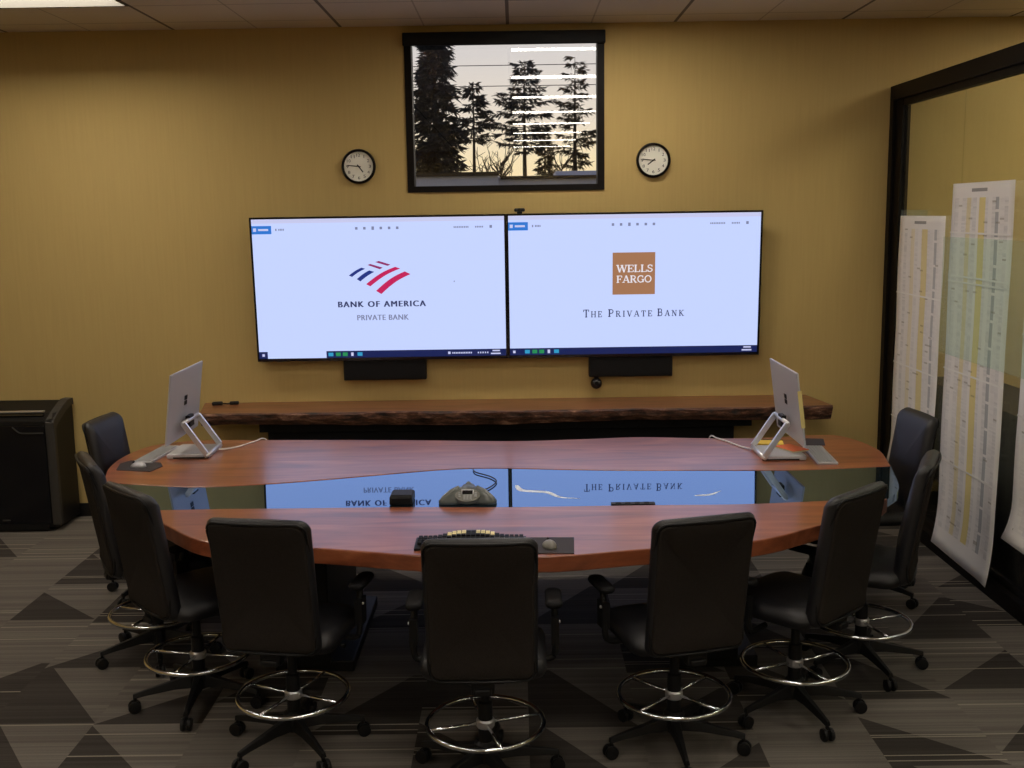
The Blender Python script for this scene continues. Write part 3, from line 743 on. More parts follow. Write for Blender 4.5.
# wavy light reflections on the glass strip, painted as pale swirls
def glint(pts, rad):
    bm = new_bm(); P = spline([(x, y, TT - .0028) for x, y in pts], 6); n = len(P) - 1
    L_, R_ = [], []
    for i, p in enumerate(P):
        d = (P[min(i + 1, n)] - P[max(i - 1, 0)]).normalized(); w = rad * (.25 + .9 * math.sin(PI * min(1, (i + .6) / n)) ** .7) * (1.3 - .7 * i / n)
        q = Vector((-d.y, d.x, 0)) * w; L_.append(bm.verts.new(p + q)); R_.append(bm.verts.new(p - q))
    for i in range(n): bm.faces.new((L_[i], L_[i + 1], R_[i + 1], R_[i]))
    obj('painted_glint', bm, M['glint'], table)
glint([(-.012, 5.56), (.012, 5.46), (.083, 5.43), (.149, 5.405), (.207, 5.31), (.306, 5.276)], .016)
glint([(.888, 5.303), (.967, 5.319), (1.037, 5.395)], .010)

# ------------------------------------------------------------------ things on the table
def cord(bm, pts, r=.004): tube(bm, spline(pts, 7), r, 6)
def all_in_one(name_label, x, y, s, cord_pts):
    """s = +1: the screen faces -x (left), -1: faces +x; origin on the table under the display centre"""
    t = thing('desktop_computer', name_label, 'computer', (x, y, TT), 0, 'two silver desktop computers')
    bm = new_bm(); box(bm, *sorted((s * -.10, s * .15)), -.155, .145, .0, .028); obj('base', bm, M['silver_plastic'], t, bevel=.006)
    bm = new_bm(); box(bm, *sorted((s * -.06, s * .151)), -.157, -.150, .002, .010); obj('base_slot', bm, M['black'], t)
    tilt = Matrix.Translation((s * -.02, 0, .318)) @ Matrix.Rotation(s * math.radians(7.5), 4, 'Y')
    bm = new_bm(); box(bm, -.006, .006, -.3185, .3185, -.212, .212, rot=tilt); dsp = obj('display', bm, M['silver_plastic'], t, bevel=.004)
    xo = -.0075 * s
    bm = new_bm(); box(bm, *sorted((xo, xo + .001 * s)), -.31, .31, -.203, .203, rot=tilt); obj('screen', bm, M['black_gloss'], dsp)
    bm = new_bm(); xo = .0065 * s
    for a in (-.0115, .0015):
        for b in (-.0115, .0015): box(bm, *sorted((xo, xo + .001 * s)), a * 2.4, a * 2.4 + .027, b * 2.4 + .012, b * 2.4 + .039, rot=tilt)
    obj('emblem', bm, M['black'], dsp)
    # hinge: a bright frame from the base heel up to the display back
    top = Vector((s * .012, 0, .215)); bot = Vector((s * .140, 0, .026)); d = (bot - top)
    for yy in (-.155, .145):
        bm = new_bm(); u = d.normalized(); n = Vector((u.z, 0, -u.x)) * .016
        vs = []
        for q in (top - n, top + n, bot + n, bot - n):
            vs.append((q.x, q.z))
        lo = [bm.verts.new((a, yy - .010, c)) for a, c in vs]; hi = [bm.verts.new((a, yy + .010, c)) for a, c in vs]
        bm.faces.new(lo); bm.faces.new(hi)
        for k in range(4): bm.faces.new((lo[k], lo[(k + 1) % 4], hi[(k + 1) % 4], hi[k]))
        obj('hinge_arm', bm, M['hinge'], t, bevel=.002)
    bm = new_bm(); tube(bm, [(top.x, -.163, top.z), (top.x, .153, top.z)], .013, 10); obj('hinge_bar', bm, M['hinge'], t, smooth=True)
    bm = new_bm(); tube(bm, [(bot.x, -.163, bot.z - .008), (bot.x, .153, bot.z - .008)], .013, 10); obj('hinge_bar', bm, M['hinge'], t, smooth=True)
    bm = new_bm(); box(bm, *sorted((s * -.008, s * .02)), -.045, .045, .17, .24, rot=None); obj('hinge_block', bm, M['black'], t, bevel=.004)
    bm = new_bm(); cord(bm, cord_pts, .0045); obj('power_cord', bm, M['white_cord'], t)
    return t
all_in_one('silver desktop computer standing near the cabinet end of the table', -2.0, 6.45, 1,
           [(.15, .05, .012), (.20, .09, .006), (.26, .16, .006), (.32, .30, .006), (.36, .385, .006), (.40, .40, -.06), (.41, .42, -.20)])
all_in_one('silver desktop computer with a yellow strip, at the table end beside the glass partition', 1.545, 6.19, -1,
           [(-.15, .11, .012), (-.20, .21, .006), (-.26, .38, .006), (-.30, .47, .006), (-.32, .545, .004), (-.33, .58, -.05), (-.33, .59, -.2)])

def keyboard(label, x, y, rz, L_, W_):
    t = thing('keyboard', label, 'keyboard', (x, y, TT), rz, 'grey keyboards')
    bm = new_bm(); prism(bm, [(-W_ / 2, -L_ / 2), (W_ / 2, -L_ / 2), (W_ / 2, L_ / 2), (-W_ / 2, L_ / 2)], 0, .014); obj('case', bm, M['silver_plastic'], t, bevel=.004)
    bm = new_bm(); n, r = 20, 5
    for i in range(n):
        for j in range(r):
            a = -L_ / 2 + .01 + i * (L_ - .02) / n; b = -W_ / 2 + .01 + j * (W_ - .02) / r
            box(bm, b, b + (W_ - .02) / r - .003, a, a + (L_ - .02) / n - .003, .014, .018)
    obj('keys', bm, M['grey_key'], t)
keyboard('slim grey keyboard in front of the computer near the cabinet end', -2.19, 6.40, math.radians(-4), .44, .115)
keyboard('slim grey keyboard beside the computer near the glass partition', 1.750, 6.14, math.radians(-4), .44, .115)
def pad(name, label, pts, m):
    bm = new_bm(); prism(bm, pts, TT, TT + .004); return tag(obj(name, bm, m), label, 'mouse pad')
pad('mouse_pad', 'dark mouse pad at the cabinet end of the table', [(-2.30, 6.02), (-2.09, 5.97), (-2.06, 6.10), (-2.10, 6.19), (-2.30, 6.26), (-2.335, 6.18)], M['mauve_pad'])
pad('mouse_pad', 'dark square mouse pad on the near edge of the table beside the middle chair', [(-.02, 4.385), (.228, 4.375), (.24, 4.60), (-.02, 4.61)], M['mauve_pad'])
pad('mouse_pad', 'small dark pad behind the keyboard near the glass partition', [(1.72, 6.44), (1.86, 6.42), (1.90, 6.60), (1.74, 6.63)], M['mauve_pad'])
M['mouse_grey'] = mat('mouse_shell', (.20, .19, .17), .4)
def mouse(label, x, y, rz, m):
    t = thing('computer_mouse', label, 'computer mouse', (x, y, TT + .004), rz)
    bm = new_bm(); bmesh.ops.create_uvsphere(bm, u_segments=20, v_segments=12, radius=1)
    for v in bm.verts: v.co = Vector((v.co.x * .030, v.co.y * .050, max(0, v.co.z) * .032 * (1 - .25 * v.co.y)))
    obj('shell', bm, m, t, smooth=True)
    bm = new_bm(); lathe(bm, [(.007, -.004), (.009, 0), (.007, .004)], 12, 'x', (0, .028, .026)); obj('wheel', bm, M['black'], t)
    return t
mouse('pale mouse on the dark pad at the cabinet end', -2.195, 6.085, math.radians(75), M['silver_plastic'])
mouse('grey mouse on the dark square pad beside the middle chair', .128, 4.465, math.radians(15), M['mouse_grey'])

# ergonomic keyboard behind the middle chair
t = thing('split_keyboard', 'curved black keyboard with cream keys, behind the middle chair back', 'keyboard', (-.212, 4.530, TT))
bm = new_bm(); nx = 24; vs = []
for i in range(nx + 1):
    u = i / nx * 2 - 1; x = u * .24; hump = math.exp(-(u / .5) ** 4)
    yf = .055 + .045 * hump; yb = -.085 - .02 * hump; z = .016 + .016 * hump
    vs.append([bm.verts.new(p) for p in ((x, yb, 0), (x, yb, .010), (x, 0, z), (x, yf, z * 1.05), (x, yf + .012, 0))])
for a, b in zip(vs, vs[1:]):
    for j in range(5): bm.faces.new((a[j], b[j], b[(j + 1) % 5], a[(j + 1) % 5]))
bm.faces.new(vs[0]); bm.faces.new(vs[-1])
obj('case', bm, M['black'], t)
bm = new_bm()
for i in range(22):
    u = (i + .5) / 22 * 2 - 1; x = u * .23; hump = math.exp(-(u / .5) ** 4)
    for j in range(4):
        y0 = -.045 + j * .024 + .02 * hump; z0 = .012 + (.016 + .016 * hump - .010) * min(1, (y0 + .085) / .085)
        hit = .13 < abs(u) < .46
        box(bm, x - .0085, x + .0085, y0, y0 + .020, z0, z0 + .010, 0 if hit and j > 1 else 1)
obj('keys', bm, [M['cream_key'], M['black_soft']], t)

# conference phone
t = thing('conference_phone', 'three legged grey conference phone on the glass strip', 'conference phone', (-.255, 5.275, TT))
M['phone_leg'] = mat('phone_leg_shell', (.17, .18, .17), .35)
bm = new_bm(); n = 48; prof = [(1.0, 0), (1.0, .012), (.86, .034), (.62, .058), (.36, .067), (.12, .070), (.02, .0705)]; rings = []
for f, z in prof:
    row = []
    for k in range(n):
        a = 2 * PI * k / n; lob = .5 + .5 * math.cos(3 * (a - math.radians(-30)) + 0); r = .072 + .090 * lob ** 1.6
        rr = r * f if f < .5 else (.072 + .09 * lob ** 1.6) * f
        row.append(bm.verts.new((rr * math.cos(a), rr * math.sin(a), z)))
    rings.append(row)
for a, b in zip(rings, rings[1:]):
    for k in range(n): bm.faces.new((a[k], a[(k + 1) % n], b[(k + 1) % n], b[k]))
bm.faces.new(rings[0]); bm.faces.new(rings[-1])
M['phone'] = mat('phone_shell', (.075, .085, .080), .33, spec=.6)
obj('shell', bm, M['phone'], t, smooth=True)
for a in (-30, 90, 210):
    bm = new_bm(); r = Matrix.Rotation(math.radians(a), 4, 'Z'); box(bm, .075, .152, -.016, .016, .0, .0, rot=r) if False else None
    P = [r @ Vector(q) for q in ((.05, 0, .067), (.09, 0, .052), (.135, 0, .026), (.156, 0, .010))]
    tube(bm, P, [.014, .017, .015, .009], 8); obj('speaker_leg', bm, M['phone_leg'], t, smooth=True)
bm = new_bm(); rt = Matrix.Translation((0, -.072, .036)) @ Matrix.Rotation(math.radians(38), 4, 'X')
vs = []
pr = [(.062 * math.cos(2 * PI * k / 32), .040 * math.sin(2 * PI * k / 32)) for k in range(32)]
lo = [bm.verts.new(rt @ Vector((x, y, -.012))) for x, y in pr]; hi = [bm.verts.new(rt @ Vector((x, y, .010))) for x, y in pr]
bm.faces.new(lo); bm.faces.new(hi)
for k in range(32): bm.faces.new((lo[k], lo[(k + 1) % 32], hi[(k + 1) % 32], hi[k]))
kp = obj('keypad', bm, M['phone_pad'] if 'phone_pad' in M else mat('phone_pad', (.17, .17, .15), .45), t)
bm = new_bm(); box(bm, -.026, .026, .006, .027, .010, .013, rot=rt); obj('display', bm, M['black_gloss'], kp)
bm = new_bm()
for q in ((-.030, -.026, .003, .030), (.026, .030, .003, .030), (-.030, .030, .027, .031)): box(bm, q[0], q[1], q[2], q[3], .010, .014, rot=rt)
obj('display_frame', bm, M['silver'], kp)
bm = new_bm()
for i in range(3):
    for j in range(4): box(bm, -.020 + i * .015, -.009 + i * .015, -.030 + j * .008, -.024 + j * .008, .010, .014, rot=rt)
for sx in (-1, 1):
    for j in range(3): box(bm, sx * .040 - .006, sx * .040 + .006, -.012 + j * .010, -.006 + j * .010, .010, .014, rot=rt)
obj('keys', bm, M['grey_key'], kp)
bm = new_bm(); cord(bm, [(-.0, .09, .012), (.04, .13, .004), (.10, .22, .004), (.135, .35, .004), (.10, .46, .004), (.02, .56, .004), (.0, .63, .003)], .0035); obj('cord', bm, M['black'], t)

# black box beside it
t = thing('microphone_box', 'small black box on the glass strip beside the conference phone', 'microphone', (-.585, 5.262, TT))
bm = new_bm()
lo = [(-.058, -.072), (.058, -.072), (.058, .072), (-.058, .072)]
v0 = [bm.verts.new((x, y, 0)) for x, y in lo]; v1 = [bm.verts.new((x * .98, y * .95, .036)) for x, y in lo]; v2 = [bm.verts.new((x * .86, y * .72, .046)) for x, y in lo]
for a, b in ((v0, v1), (v1, v2)):
    for k in range(4): bm.faces.new((a[k], a[(k + 1) % 4], b[(k + 1) % 4], b[k]))
bm.faces.new(v0); bm.faces.new(v2)
obj('body', bm, M['black'], t, bevel=.004)
bm = new_bm(); box(bm, -.045, .045, -.0735, -.0705, .006, .032); obj('grille', bm, M['black_soft'], t)
t = thing('power_outlet_bar', 'flat dark outlet bar on the near side of the glass strip', 'outlet', (.56, 5.155, TT - .003))
bm = new_bm(); box(bm, -.108, .108, -.018, .022, 0, .007); obj('body', bm, M['black'], t, bevel=.003)
bm = new_bm()
for k in range(4): box(bm, -.085 + k * .046, -.060 + k * .046, -.010, .014, .007, .009)
obj('sockets', bm, M['black_soft'], t)

# bits lying under the computer by the partition
t = thing('orange_booklet', 'orange booklet lying under the computer near the glass partition', 'booklet', (1.60, 6.20, TT + .029), math.radians(25))
bm = new_bm(); box(bm, -.055, .055, -.085, .085, 0, .008); obj('pages', bm, M['cream'], t)
bm = new_bm(); box(bm, -.057, .057, -.087, .087, .008, .0105); obj('cover', bm, M['orange_paper'], t)
t = thing('notepad', 'yellow notepad lying behind the orange booklet under the computer', 'notepad', (1.53, 6.43, TT), math.radians(-10))
bm = new_bm(); box(bm, -.075, .075, -.06, .06, 0, .026); obj('pages', bm, M['yellow_paper'], t)
bm = new_bm(); box(bm, -.076, .076, .048, .061, 0, .028); obj('binding', bm, M['black'], t)
M['pale_yellow'] = mat('pale_yellow_paper', (.70, .58, .22), .7)
bm = new_bm()
box(bm, -.011, .011, -.0008, .0008, -.105, .105, rot=Matrix.Translation((1.563, 5.866, TT + .325)) @ Matrix.Rotation(math.radians(-7.5), 4, 'Y'))
tag(obj('sticky_note', bm, M['pale_yellow']), 'long yellow sticky strip on the display edge near the glass partition', 'sticky note')

# ------------------------------------------------------------------ drafting chairs
def chair_proto():
    t = thing('office_chair', 'x', 'chair', (0, 0, 0), 0, 'black drafting chairs around the table')
    # five legs with casters
    for k in range(5):
        bm = new_bm()
        rows = []
        for x, w, z0, z1 in ((.020, .030, .085, .150), (.12, .022, .088, .128), (.25, .015, .078, .104), (.305, .013, .070, .092)):
            rows.append([bm.verts.new(p) for p in ((x, -w, z0), (x, w, z0), (x, w * .6, z1), (x, -w * .6, z1))])
        for a, b in zip(rows, rows[1:]):
            for j in range(4): bm.faces.new((a[j], a[(j + 1) % 4], b[(j + 1) % 4], b[j]))
        bm.faces.new(rows[0]); bm.faces.new(rows[-1])
        lg = obj('leg', bm, M['black'], t, bevel=.003); lg.rotation_euler.z = k * 2 * PI / 5
        bm = new_bm()
        for sy in (-1, 1):
            lathe(bm, [(.010, sy * .006), (.028, sy * .008), (.030, sy * .015), (.028, sy * .023), (.012, sy * .025)], 18, 'y', (.300, 0, .030))
        tube(bm, [(.296, 0, .030), (.296, 0, .078)], .008, 8); box(bm, .282, .312, -.007, .007, .028, .052)
        obj('caster', bm, M['black'], lg)
    bm = new_bm(); lathe(bm, [(.046, .080), (.050, .10), (.046, .155), (.034, .165)], 20); obj('base_hub', bm, M['black'], t)
    bm = new_bm(); lathe(bm, [(.030, .16), (.030, .33), (.020, .335), (.020, .47)], 18); obj('gas_column', bm, M['black'], t)
    # chrome foot ring
    bm = new_bm(); tube(bm, [(.238 * math.cos(2 * PI * k / 48), .238 * math.sin(2 * PI * k / 48), .240) for k in range(48)], .0105, 10, closed=True)
    fr = obj('foot_ring', bm, M['chrome'], t, smooth=True)
    for k in range(4):
        bm = new_bm(); a = k * PI / 2 + PI / 4; c, s_ = math.cos(a), math.sin(a); tube(bm, [(.03 * c, .03 * s_, .240), (.234 * c, .234 * s_, .240)], .0075, 8); obj('spoke', bm, M['chrome'], fr, smooth=True)
    bm = new_bm(); lathe(bm, [(.034, .222), (.038, .228), (.038, .252), (.034, .258)], 18); obj('ring_clamp', bm, M['silver'], fr)
    # mechanism and seat
    bm = new_bm(); box(bm, -.085, .085, -.12, .12, .455, .505); box(bm, -.035, .035, -.245, -.10, .462, .492); obj('mechanism', bm, M['black'], t, bevel=.008)
    bm = new_bm(); tube(bm, [(.08, .03, .475), (.20, .03, .468), (.235, .02, .462)], [.006, .006, .011], 8); obj('lever', bm, M['black'], t, smooth=True)
    bm = new_bm()
    def seat_shape(co):
        x, y, z = co.x, co.z, -co.y
        return Vector((x, y + .035, .545 + z - .012 * (x / .24) ** 2 - (.030 * max(0, (y - .12) / .12) ** 2)))
    rounded_slab(bm, .50, .47, .085, .075, 6, seat_shape); obj('seat', bm, M['fabric_front'], t, smooth=True)
    # backrest
    BW, BH, BC = .432, .600, .808
    def curve(co, off=0.0):
        x, z = co.x, co.z; k = (z + BH / 2) / BH                       # 0 bottom .. 1 top
        yc = -.215 + .020 * math.sin(min(1, k / .55) * PI / 2) - .19 * max(0, k - .30) ** 1.5
        return Vector((x * (1 + .03 * (k - .5)), co.y + yc - .018 * (x / .21) ** 2 * -1 + off, BC + z))
    bm = new_bm(); rounded_slab(bm, BW, BH, .070, .045, 6, curve); bk = obj('backrest', bm, M['fabric_front'], t, smooth=True)
    bm = new_bm()
    def shell(co):
        co = Vector(co); return curve(co, -.030)
    rounded_slab(bm, BW - .030, BH - .040, .024, .035, 6, shell); obj('back_shell', bm, M['fabric'], bk, smooth=True)
    prof = []
    w2, h2, r = BW / 2 - .010, BH / 2 - .014, .040
    for cx, cz, a0 in ((w2 - r, h2 - r, 0), (-w2 + r, h2 - r, PI / 2), (-w2 + r, -h2 + r, PI), (w2 - r, -h2 + r, 1.5 * PI)):
        for k in range(7):
            a = a0 + PI / 2 * k / 6; prof.append(Vector((cx + r * math.cos(a), 0, cz + r * math.sin(a))))
    pts = []
    for a, b in zip(prof, prof[1:] + prof[:1]):
        nn = max(1, int((b - a).length / .05))
        for k in range(nn): pts.append(curve(a + (b - a) * k / nn, -.031))
    bm = new_bm(); tube(bm, pts, .0055, 6, closed=True); obj('piping', bm, M['black'], bk, smooth=True)
    bm = new_bm(); box(bm, -.045, .045, -.232, -.182, .462, .64); obj('back_bracket', bm, M['black'], t, bevel=.008)
    for sx in (-1, 1):
        bm = new_bm()
        P = spline([(sx * .16, .06, .487), (sx * .26, .06, .487), (sx * .290, .06, .515), (sx * .290, .07, .60), (sx * .288, .10, .705)], 5)
        tube(bm, P, .014, 8); box(bm, sx * .290 - .016, sx * .290 + .016, -.028 + .08, .040 + .08, .545, .66); ar = obj('armrest', bm, M['black'], t, smooth=False)
        bm = new_bm()
        def arm_shape(co, sx=sx): return Vector((sx * .286 + co.x, .125 + co.z, .720 - co.y))
        rounded_slab(bm, .070, .200, .030, .032, 5, arm_shape); obj('arm_pad', bm, M['black_soft'], ar, smooth=True)
        bm = new_bm(); lathe(bm, [(.007, sx * .016), (.006, sx * .022)], 10, 'x', (sx * .290, .07, .64)); obj('arm_button', bm, M['silver'], ar)
    return t
proto = chair_proto()
CH = [  # x, y, turn, leg angle, ring angle, label
 (-.150, 4.145, 0, 10, -28, 'black drafting chair at the near middle of the table, in front of the mouse pad'),
 (.655, 4.390, 15.5, -88, 0, 'black drafting chair on the near side, next to the middle one, toward the glass partition'),
 (-.995, 4.440, -10, 16, 20, 'black drafting chair on the near side, next to the middle one, toward the cabinet'),
 (-1.540, 4.885, -46, 202, 35, 'black drafting chair turned at the near corner of the table on the cabinet side'),
 (1.255, 4.705, 44, -4, -22, 'black drafting chair turned at the near corner of the table on the glass partition side'),
 (-1.925, 5.460, -61, 145, 30, 'black drafting chair seen edge on at the cabinet end of the table'),
 (1.715, 5.195, 65, -8, -30, 'black drafting chair seen edge on at the glass partition end of the table'),
 (-2.245, 6.430, -93, 30, 10, 'black drafting chair behind the cabinet end of the table, showing its blue lit front'),
 (2.060, 6.200, 93, 25, 10, 'black drafting chair behind the partition end of the table, showing its blue lit front'),
]
for i, (x, y, rz, la, ra, lab) in enumerate(CH):
    c = proto if i == 0 else dup(proto)
    c['label'] = lab; c.location = (x, y, 0); c.rotation_euler = (0, 0, math.radians(rz))
    k = 0
    for ch in c.children:
        if ch.name.startswith('leg'): ch.rotation_euler = (0, 0, math.radians(la - rz + 72 * k)); k += 1
        elif ch.name.startswith('foot_ring'): ch.rotation_euler = (0, 0, math.radians(ra - rz))
        elif ch.name.startswith('armrest') and i in (3, 4): ch.location.z = -.04          # arms of these two are set lower

# ------------------------------------------------------------------ black cabinet at the left
t = thing('equipment_cabinet', 'black floor standing equipment cabinet with grey corner trim against the ochre wall', 'cabinet', (-4.300, 7.782, 0))
CW, CD = .885, .395
bm = new_bm(); pts = [(0.012, .03), (CD, .03), (CD, .930), (.30, .945), (.10, .880), (.012, .835)]
lo = [bm.verts.new((0, y, z)) for y, z in pts]; hi = [bm.verts.new((CW - .012, y, z)) for y, z in pts]
bm.faces.new(lo); bm.faces.new(hi)
for k in range(len(pts)): bm.faces.new((lo[k], lo[(k + 1) % len(pts)], hi[(k + 1) % len(pts)], hi[k]))
obj('body', bm, M['black'], t, bevel=.006)
M['trim_grey'] = mat('dark_grey_trim', (.032, .029, .025), .55)
bm = new_bm(); P = [(.004, .05), (.004, .825), (.035, .852), (.12, .892), (.20, .925), (.30, .953), (.385, .950)]
n = len(P); a = [bm.verts.new((CW - .06, y, z)) for y, z in P]; b = [bm.verts.new((CW, y + .008, z - .004)) for y, z in P]
c_ = [bm.verts.new((CW, min(y + .05, .396), z - .055)) if i > 0 else bm.verts.new((CW, y + .05, z)) for i, (y, z) in enumerate(P)]
d_ = [bm.verts.new((CW - .06, min(y + .05, .396), z - .055)) if i > 0 else bm.verts.new((CW - .06, y + .05, z)) for i, (y, z) in enumerate(P)]
for i in range(n - 1):
    for p, q in ((a, b), (b, c_), (c_, d_), (d_, a)): bm.faces.new((p[i], q[i], q[i + 1], p[i + 1]))
for i in (0, n - 1): bm.faces.new((a[i], b[i], c_[i], d_[i]))
obj('corner_trim', bm, M['trim_grey'], t, bevel=.004)
bm = new_bm(); box(bm, .02, CW - .066, -.002, .014, .06, .805); dr = obj('front_door', bm, M['black_gloss'], t, bevel=.006)
bm = new_bm(); P = spline([(CW - .30, -.004, .795), (CW - .25, -.006, .755), (CW - .20, -.006, .748), (CW - .075, -.006, .748)], 5); tube(bm, P, .005, 6); obj('handle_rim', bm, M['trim_grey'], dr)
obj('badge', text_bm('ooooo', CW - .43, CW - .375, .085, .095, -.004) if False else (lambda b: (box(b, CW - .43, CW - .372, -.005, -.002, .086, .096), b)[1])(new_bm()), M['trim_grey'], dr)
bm = new_bm(); box(bm, .05, CW - .09, -.006, .006, .012, .06); obj('plinth', bm, M['black'], t)
bm = new_bm(); rt = Matrix.Translation((0, .105, .888)) @ Matrix.Rotation(math.radians(24), 4, 'X'); box(bm, .03, CW - .10, -.012, .012, 0, .006, rot=rt); obj('slot_trim', bm, M['silver'], t)
bm = new_bm(); box(bm, .02, CW - .07, .02, .30, 0.0, .0) if False else None
box(bm, .03, CW - .09, -.055, -.030, -.006, .004, rot=rt); obj('feed_slot', bm, M['black_gloss'], t)
for x in (.06, CW - .1):
    for y in (.08, CD - .08):
        bm = new_bm(); lathe(bm, [(.022, 0), (.026, .02), (.022, .035)], 14, c=(x, y, 0)); obj('foot', bm, M['black'], t)

# dark storage cabinet standing beyond the partition
t = thing('storage_cabinet', 'low dark storage cabinet standing just beyond the glass partition', 'cabinet', (2.98, 3.9, 0))
bm = new_bm(); box(bm, 0, .45, 0, 4.0, .05, 1.03); obj('body', bm, M['black_soft'], t, bevel=.006)
bm = new_bm(); box(bm, .02, .43, .02, 3.98, 0, .05); obj('plinth', bm, M['black'], t)
bm = new_bm(); box(bm, -.012, .47, -.01, 4.01, 1.03, 1.055); obj('top', bm, M['black'], t, bevel=.004)
for k in range(5):
    bm = new_bm(); box(bm, .45, .468, .01 + .8 * k, .79 + .8 * k, .07, 1.01); dd = obj('door', bm, M['black'], t, bevel=.004)
    bm = new_bm(); box(bm, .468, .49, .70 + .8 * k, .715 + .8 * k, .5, .66); obj('handle', bm, M['silver'], dd)

# ------------------------------------------------------------------ outdoors
bm = new_bm(); box(bm, -60, 60, D + .2, 120, -.3, -.12); struct('ground', bm, M['soil'])
t = thing('neighbouring_building', 'pale blue flat roofed building seen along the bottom of the window', 'building', (0, 20, -.12))
bm = new_bm(); box(bm, -14, -.30, 0, 8, 0, 3.15); box(bm, -.30, 14, .4, 8, 0, 3.085); obj('wall', bm, M['roof_paint'], t)
bm = new_bm(); box(bm, -14.1, -.28, -.08, .1, 3.10, 3.17); box(bm, -.26, 14.1, .32, .5, 3.04, 3.10); obj('gutter', bm, M['black'], t)
bm = new_bm(); box(bm, .85, 2.0, 2.5, 4.0, 3.085, 3.26); obj('roof_vent', bm, M['roof_paint'], t)

def scaled(x, y0, y, h):
    k = y / y0; return x * k, H + .12 + (h - .12 - H) * k, k
def conifer(label, x, y, h, rad, z_low, nb, seed, m, depth, dens=1.0, droop=.35, flat=False, gaps=0.0):
    x, h, k_ = scaled(x, y, depth, h); _, z_low, _ = scaled(0, y, depth, z_low); rad *= k_; y = depth
    rg = random.Random(seed); t = thing('conifer_tree', label, 'tree', (x, y, -.12), 0, 'trees beyond the window')
    bm = new_bm(); tube(bm, [(0, 0, 0), (.02 * h * rg.uniform(-.2, .2), 0, h * .5), (0, 0, h)], [.016 * h, .010 * h, .01], 8); obj('trunk', bm, M['trunk'], t)
    bm = new_bm(); UPV = Vector((0, 0, 1))
    for i in range(nb):
        k = (i + rg.random()) / nb; z = z_low + (h - z_low) * k
        if rg.random() < gaps: continue
        prof = (1 - k) ** .75 if not flat else (.40 + .60 * math.sin(PI * min(1, .12 + k * .88))) * (1 - k * .35)
        ln = max(.18, rad * prof * rg.uniform(.5, 1.15)); a = rg.uniform(0, 2 * PI)
        d = Vector((math.cos(a), math.sin(a), 0)); side = Vector((-d.y, d.x, 0))
        sag = -droop * ln * rg.uniform(.4, 1.2) if not flat else rg.uniform(-.10, .25) * ln
        at = lambda q: Vector((0, 0, z)) + d * ln * q + UPV * (sag * q * q)
        tube(bm, [at(q) for q in (0, .35, .7, 1)], [.010 * ln + .014, .02, .014, .006], 4, caps=False)
        for q in range(int(dens * (14 + 34 * ln))):
            u = rg.uniform(.08, 1.0) ** .8; sd = rg.choice((-1, 1)); wd = (.30 * (1 - u) + .06) * ln + .08
            p = at(u) + side * sd * rg.uniform(0, wd)
            e = (d * rg.uniform(.2, 1) + side * sd * rg.uniform(0, 1) + UPV * rg.uniform(-.75, .25)).normalized(); L_ = rg.uniform(.16, .42)
            n = e.cross(Vector((rg.uniform(-1, 1), rg.uniform(-1, 1), rg.uniform(-.3, 1)))).normalized() * rg.uniform(.022, .05)
            bm.faces.new([bm.verts.new(p), bm.verts.new(p + e * L_ * .4 + n), bm.verts.new(p + e * L_), bm.verts.new(p + e * L_ * .4 - n)])
    obj('foliage', bm, m, t)
conifer('dense tall dark conifer filling one side of the window', -3.15, 45, 11.2, 1.75, .6, 300, 3, M['needles'], 38, 1.6)
conifer('thin lone pine with a bare trunk in the middle of the window', -1.62, 45, 7.6, .85, 5.3, 38, 8, M['needles'], 46, 1.0, .15, True)
conifer('wide spreading pine behind the mirrored lights', .45, 45, 8.5, 1.55, 4.9, 62, 14, M['needles'], 53, 1.0, .1, True, .1)
conifer('leaning pine at the far edge of the window', 2.5, 45, 8.6, 1.15, 4.2, 56, 21, M['needles_warm'], 59, 1.0, .1, True, .1)
conifer('low bushy conifer above the neighbouring roof', 1.25, 45, 5.9, .85, 2.2, 90, 33, M['needles_warm'], 65, 1.2)
# bare tree
def bare(label, x, y, h, seed):
    x, h, _ = scaled(x, 45, y, h)
    rg = random.Random(seed); t = thing('bare_tree', label, 'tree', (x, y, -.12), 0, 'trees beyond the window')
    bm = new_bm(); tube(bm, [(0, 0, 0), (.05, 0, h * .6), (.0, 0, h * .72)], [.09, .06, .04], 6); obj('trunk', bm, M['trunk'], t)
    bm = new_bm()
    for i in range(26):
        z = h * rg.uniform(.45, .75); a = rg.uniform(0, 6.28); l = rg.uniform(.4, 1.0) * h * .3
        p = Vector((0, 0, z)); q = p + Vector((math.cos(a) * l * .5, math.sin(a) * l * .5, l * .9)); r = (p + q) / 2 + Vector((math.cos(a) * .12, 0, -.06))
        tube(bm, [p, r, q], [.03, .018, .007], 4, caps=False)
        for j in range(3):
            s = rg.uniform(.4, .95); b = r.lerp(q, s); e = b + Vector((rg.uniform(-.3, .3), rg.uniform(-.3, .3), rg.uniform(.1, .4)))
            tube(bm, [b, e], [.012, .005], 4, caps=False)
    obj('branches', bm, M['trunk'], t)
bare('leafless tree above the roof between the two pines', -.55, 43, 5.9, 2)
bare('second leafless tree above the roof, under the spreading pine', 1.95, 48.5, 5.6, 5)
bare('third leafless tree above the roof beside the lone pine', -1.05, 34, 5.2, 9)
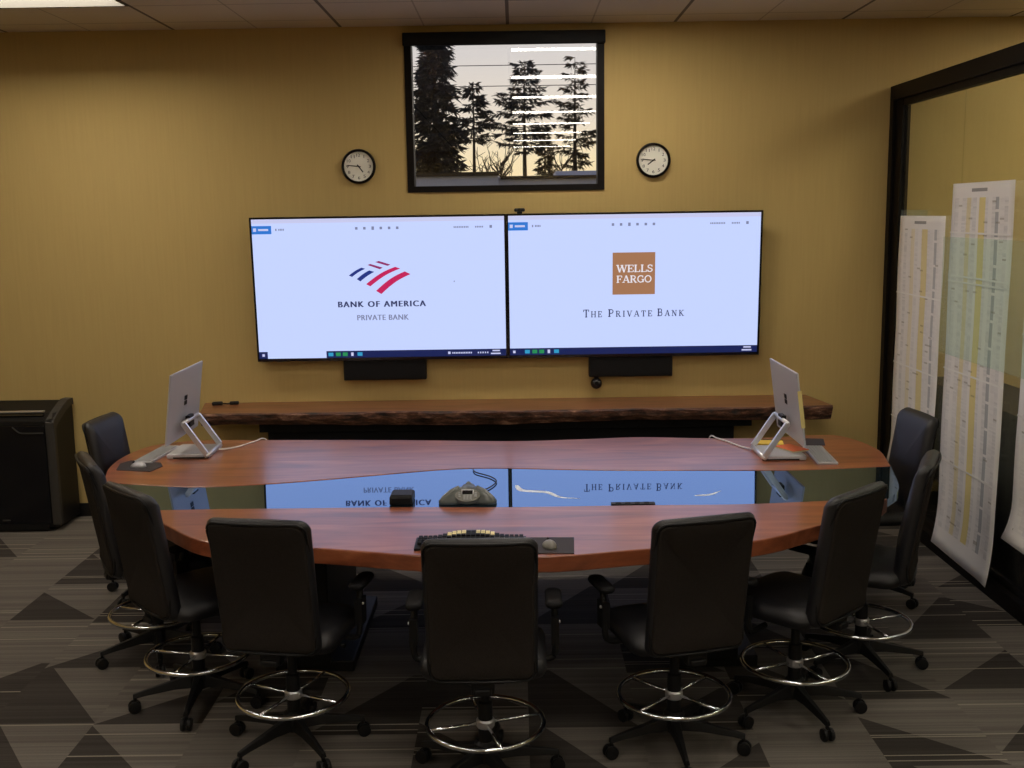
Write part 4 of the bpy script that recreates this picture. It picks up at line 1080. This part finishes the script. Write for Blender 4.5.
for z, lab, sag in ((7.65, 'upper overhead power line crossing the window', .10), (6.95, 'lower overhead power line crossing the window', .12)):
    bm = new_bm(); tube(bm, [(-30 + 60 * i / 40, 40, z - sag * (1 - ((i - 20) / 20) ** 2)) for i in range(41)], .014, 5)
    tag(obj('power_line', bm, M['ink']), lab, 'power line', 'overhead power lines')

# ------------------------------------------------------------------ dusk sky
w = bpy.data.worlds.new('dusk_sky'); SC.world = w; w.use_nodes = True
N, L = w.node_tree.nodes, w.node_tree.links
bg = N['Background']; tc = N.new('ShaderNodeTexCoord'); sp = N.new('ShaderNodeSeparateXYZ'); L.new(tc.outputs['Generated'], sp.inputs[0])
cr = N.new('ShaderNodeValToRGB'); L.new(sp.outputs[2], cr.inputs['Fac']); e = cr.color_ramp.elements
e[0].position = .0; e[0].color = (.95, .72, .40, 1); e[1].position = .5; e[1].color = (.22, .24, .33, 1)
for p, c in ((.045, (1.0, .80, .48)), (.085, (.86, .74, .60)), (.14, (.72, .66, .62))):
    k = e.new(p); k.color = (*c, 1)
L.new(cr.outputs[0], bg.inputs[0]); bg.inputs[1].default_value = 1.14

# ------------------------------------------------------------------ camera
f, pitch, yaw, roll = 1080.66, .156094, -.0050794, -.0149858
cp, sp_, cy, sy = math.cos(pitch), math.sin(pitch), math.cos(yaw), math.sin(yaw)
fwd = Vector((sy * cp, cy * cp, -sp_)); rt0 = Vector((cy, -sy, 0)); up0 = rt0.cross(fwd)
ri = rt0 * math.cos(roll) + up0 * math.sin(roll); up = -rt0 * math.sin(roll) + up0 * math.cos(roll)
cam = bpy.data.cameras.new('camera'); cam.sensor_width = 36; cam.lens = f * 36 / 1024; cam.clip_start = .05; cam.clip_end = 500
co = bpy.data.objects.new('camera', cam); COL.objects.link(co)
co.matrix_world = Matrix(((ri.x, up.x, -fwd.x, 0), (ri.y, up.y, -fwd.y, 0), (ri.z, up.z, -fwd.z, H), (0, 0, 0, 1)))
SC.camera = co
SC.view_settings.view_transform = 'Standard'; SC.view_settings.look = 'None'; SC.view_settings.gamma = 1; SC.view_settings.use_curve_mapping = False
SC.view_settings.exposure = 0.0
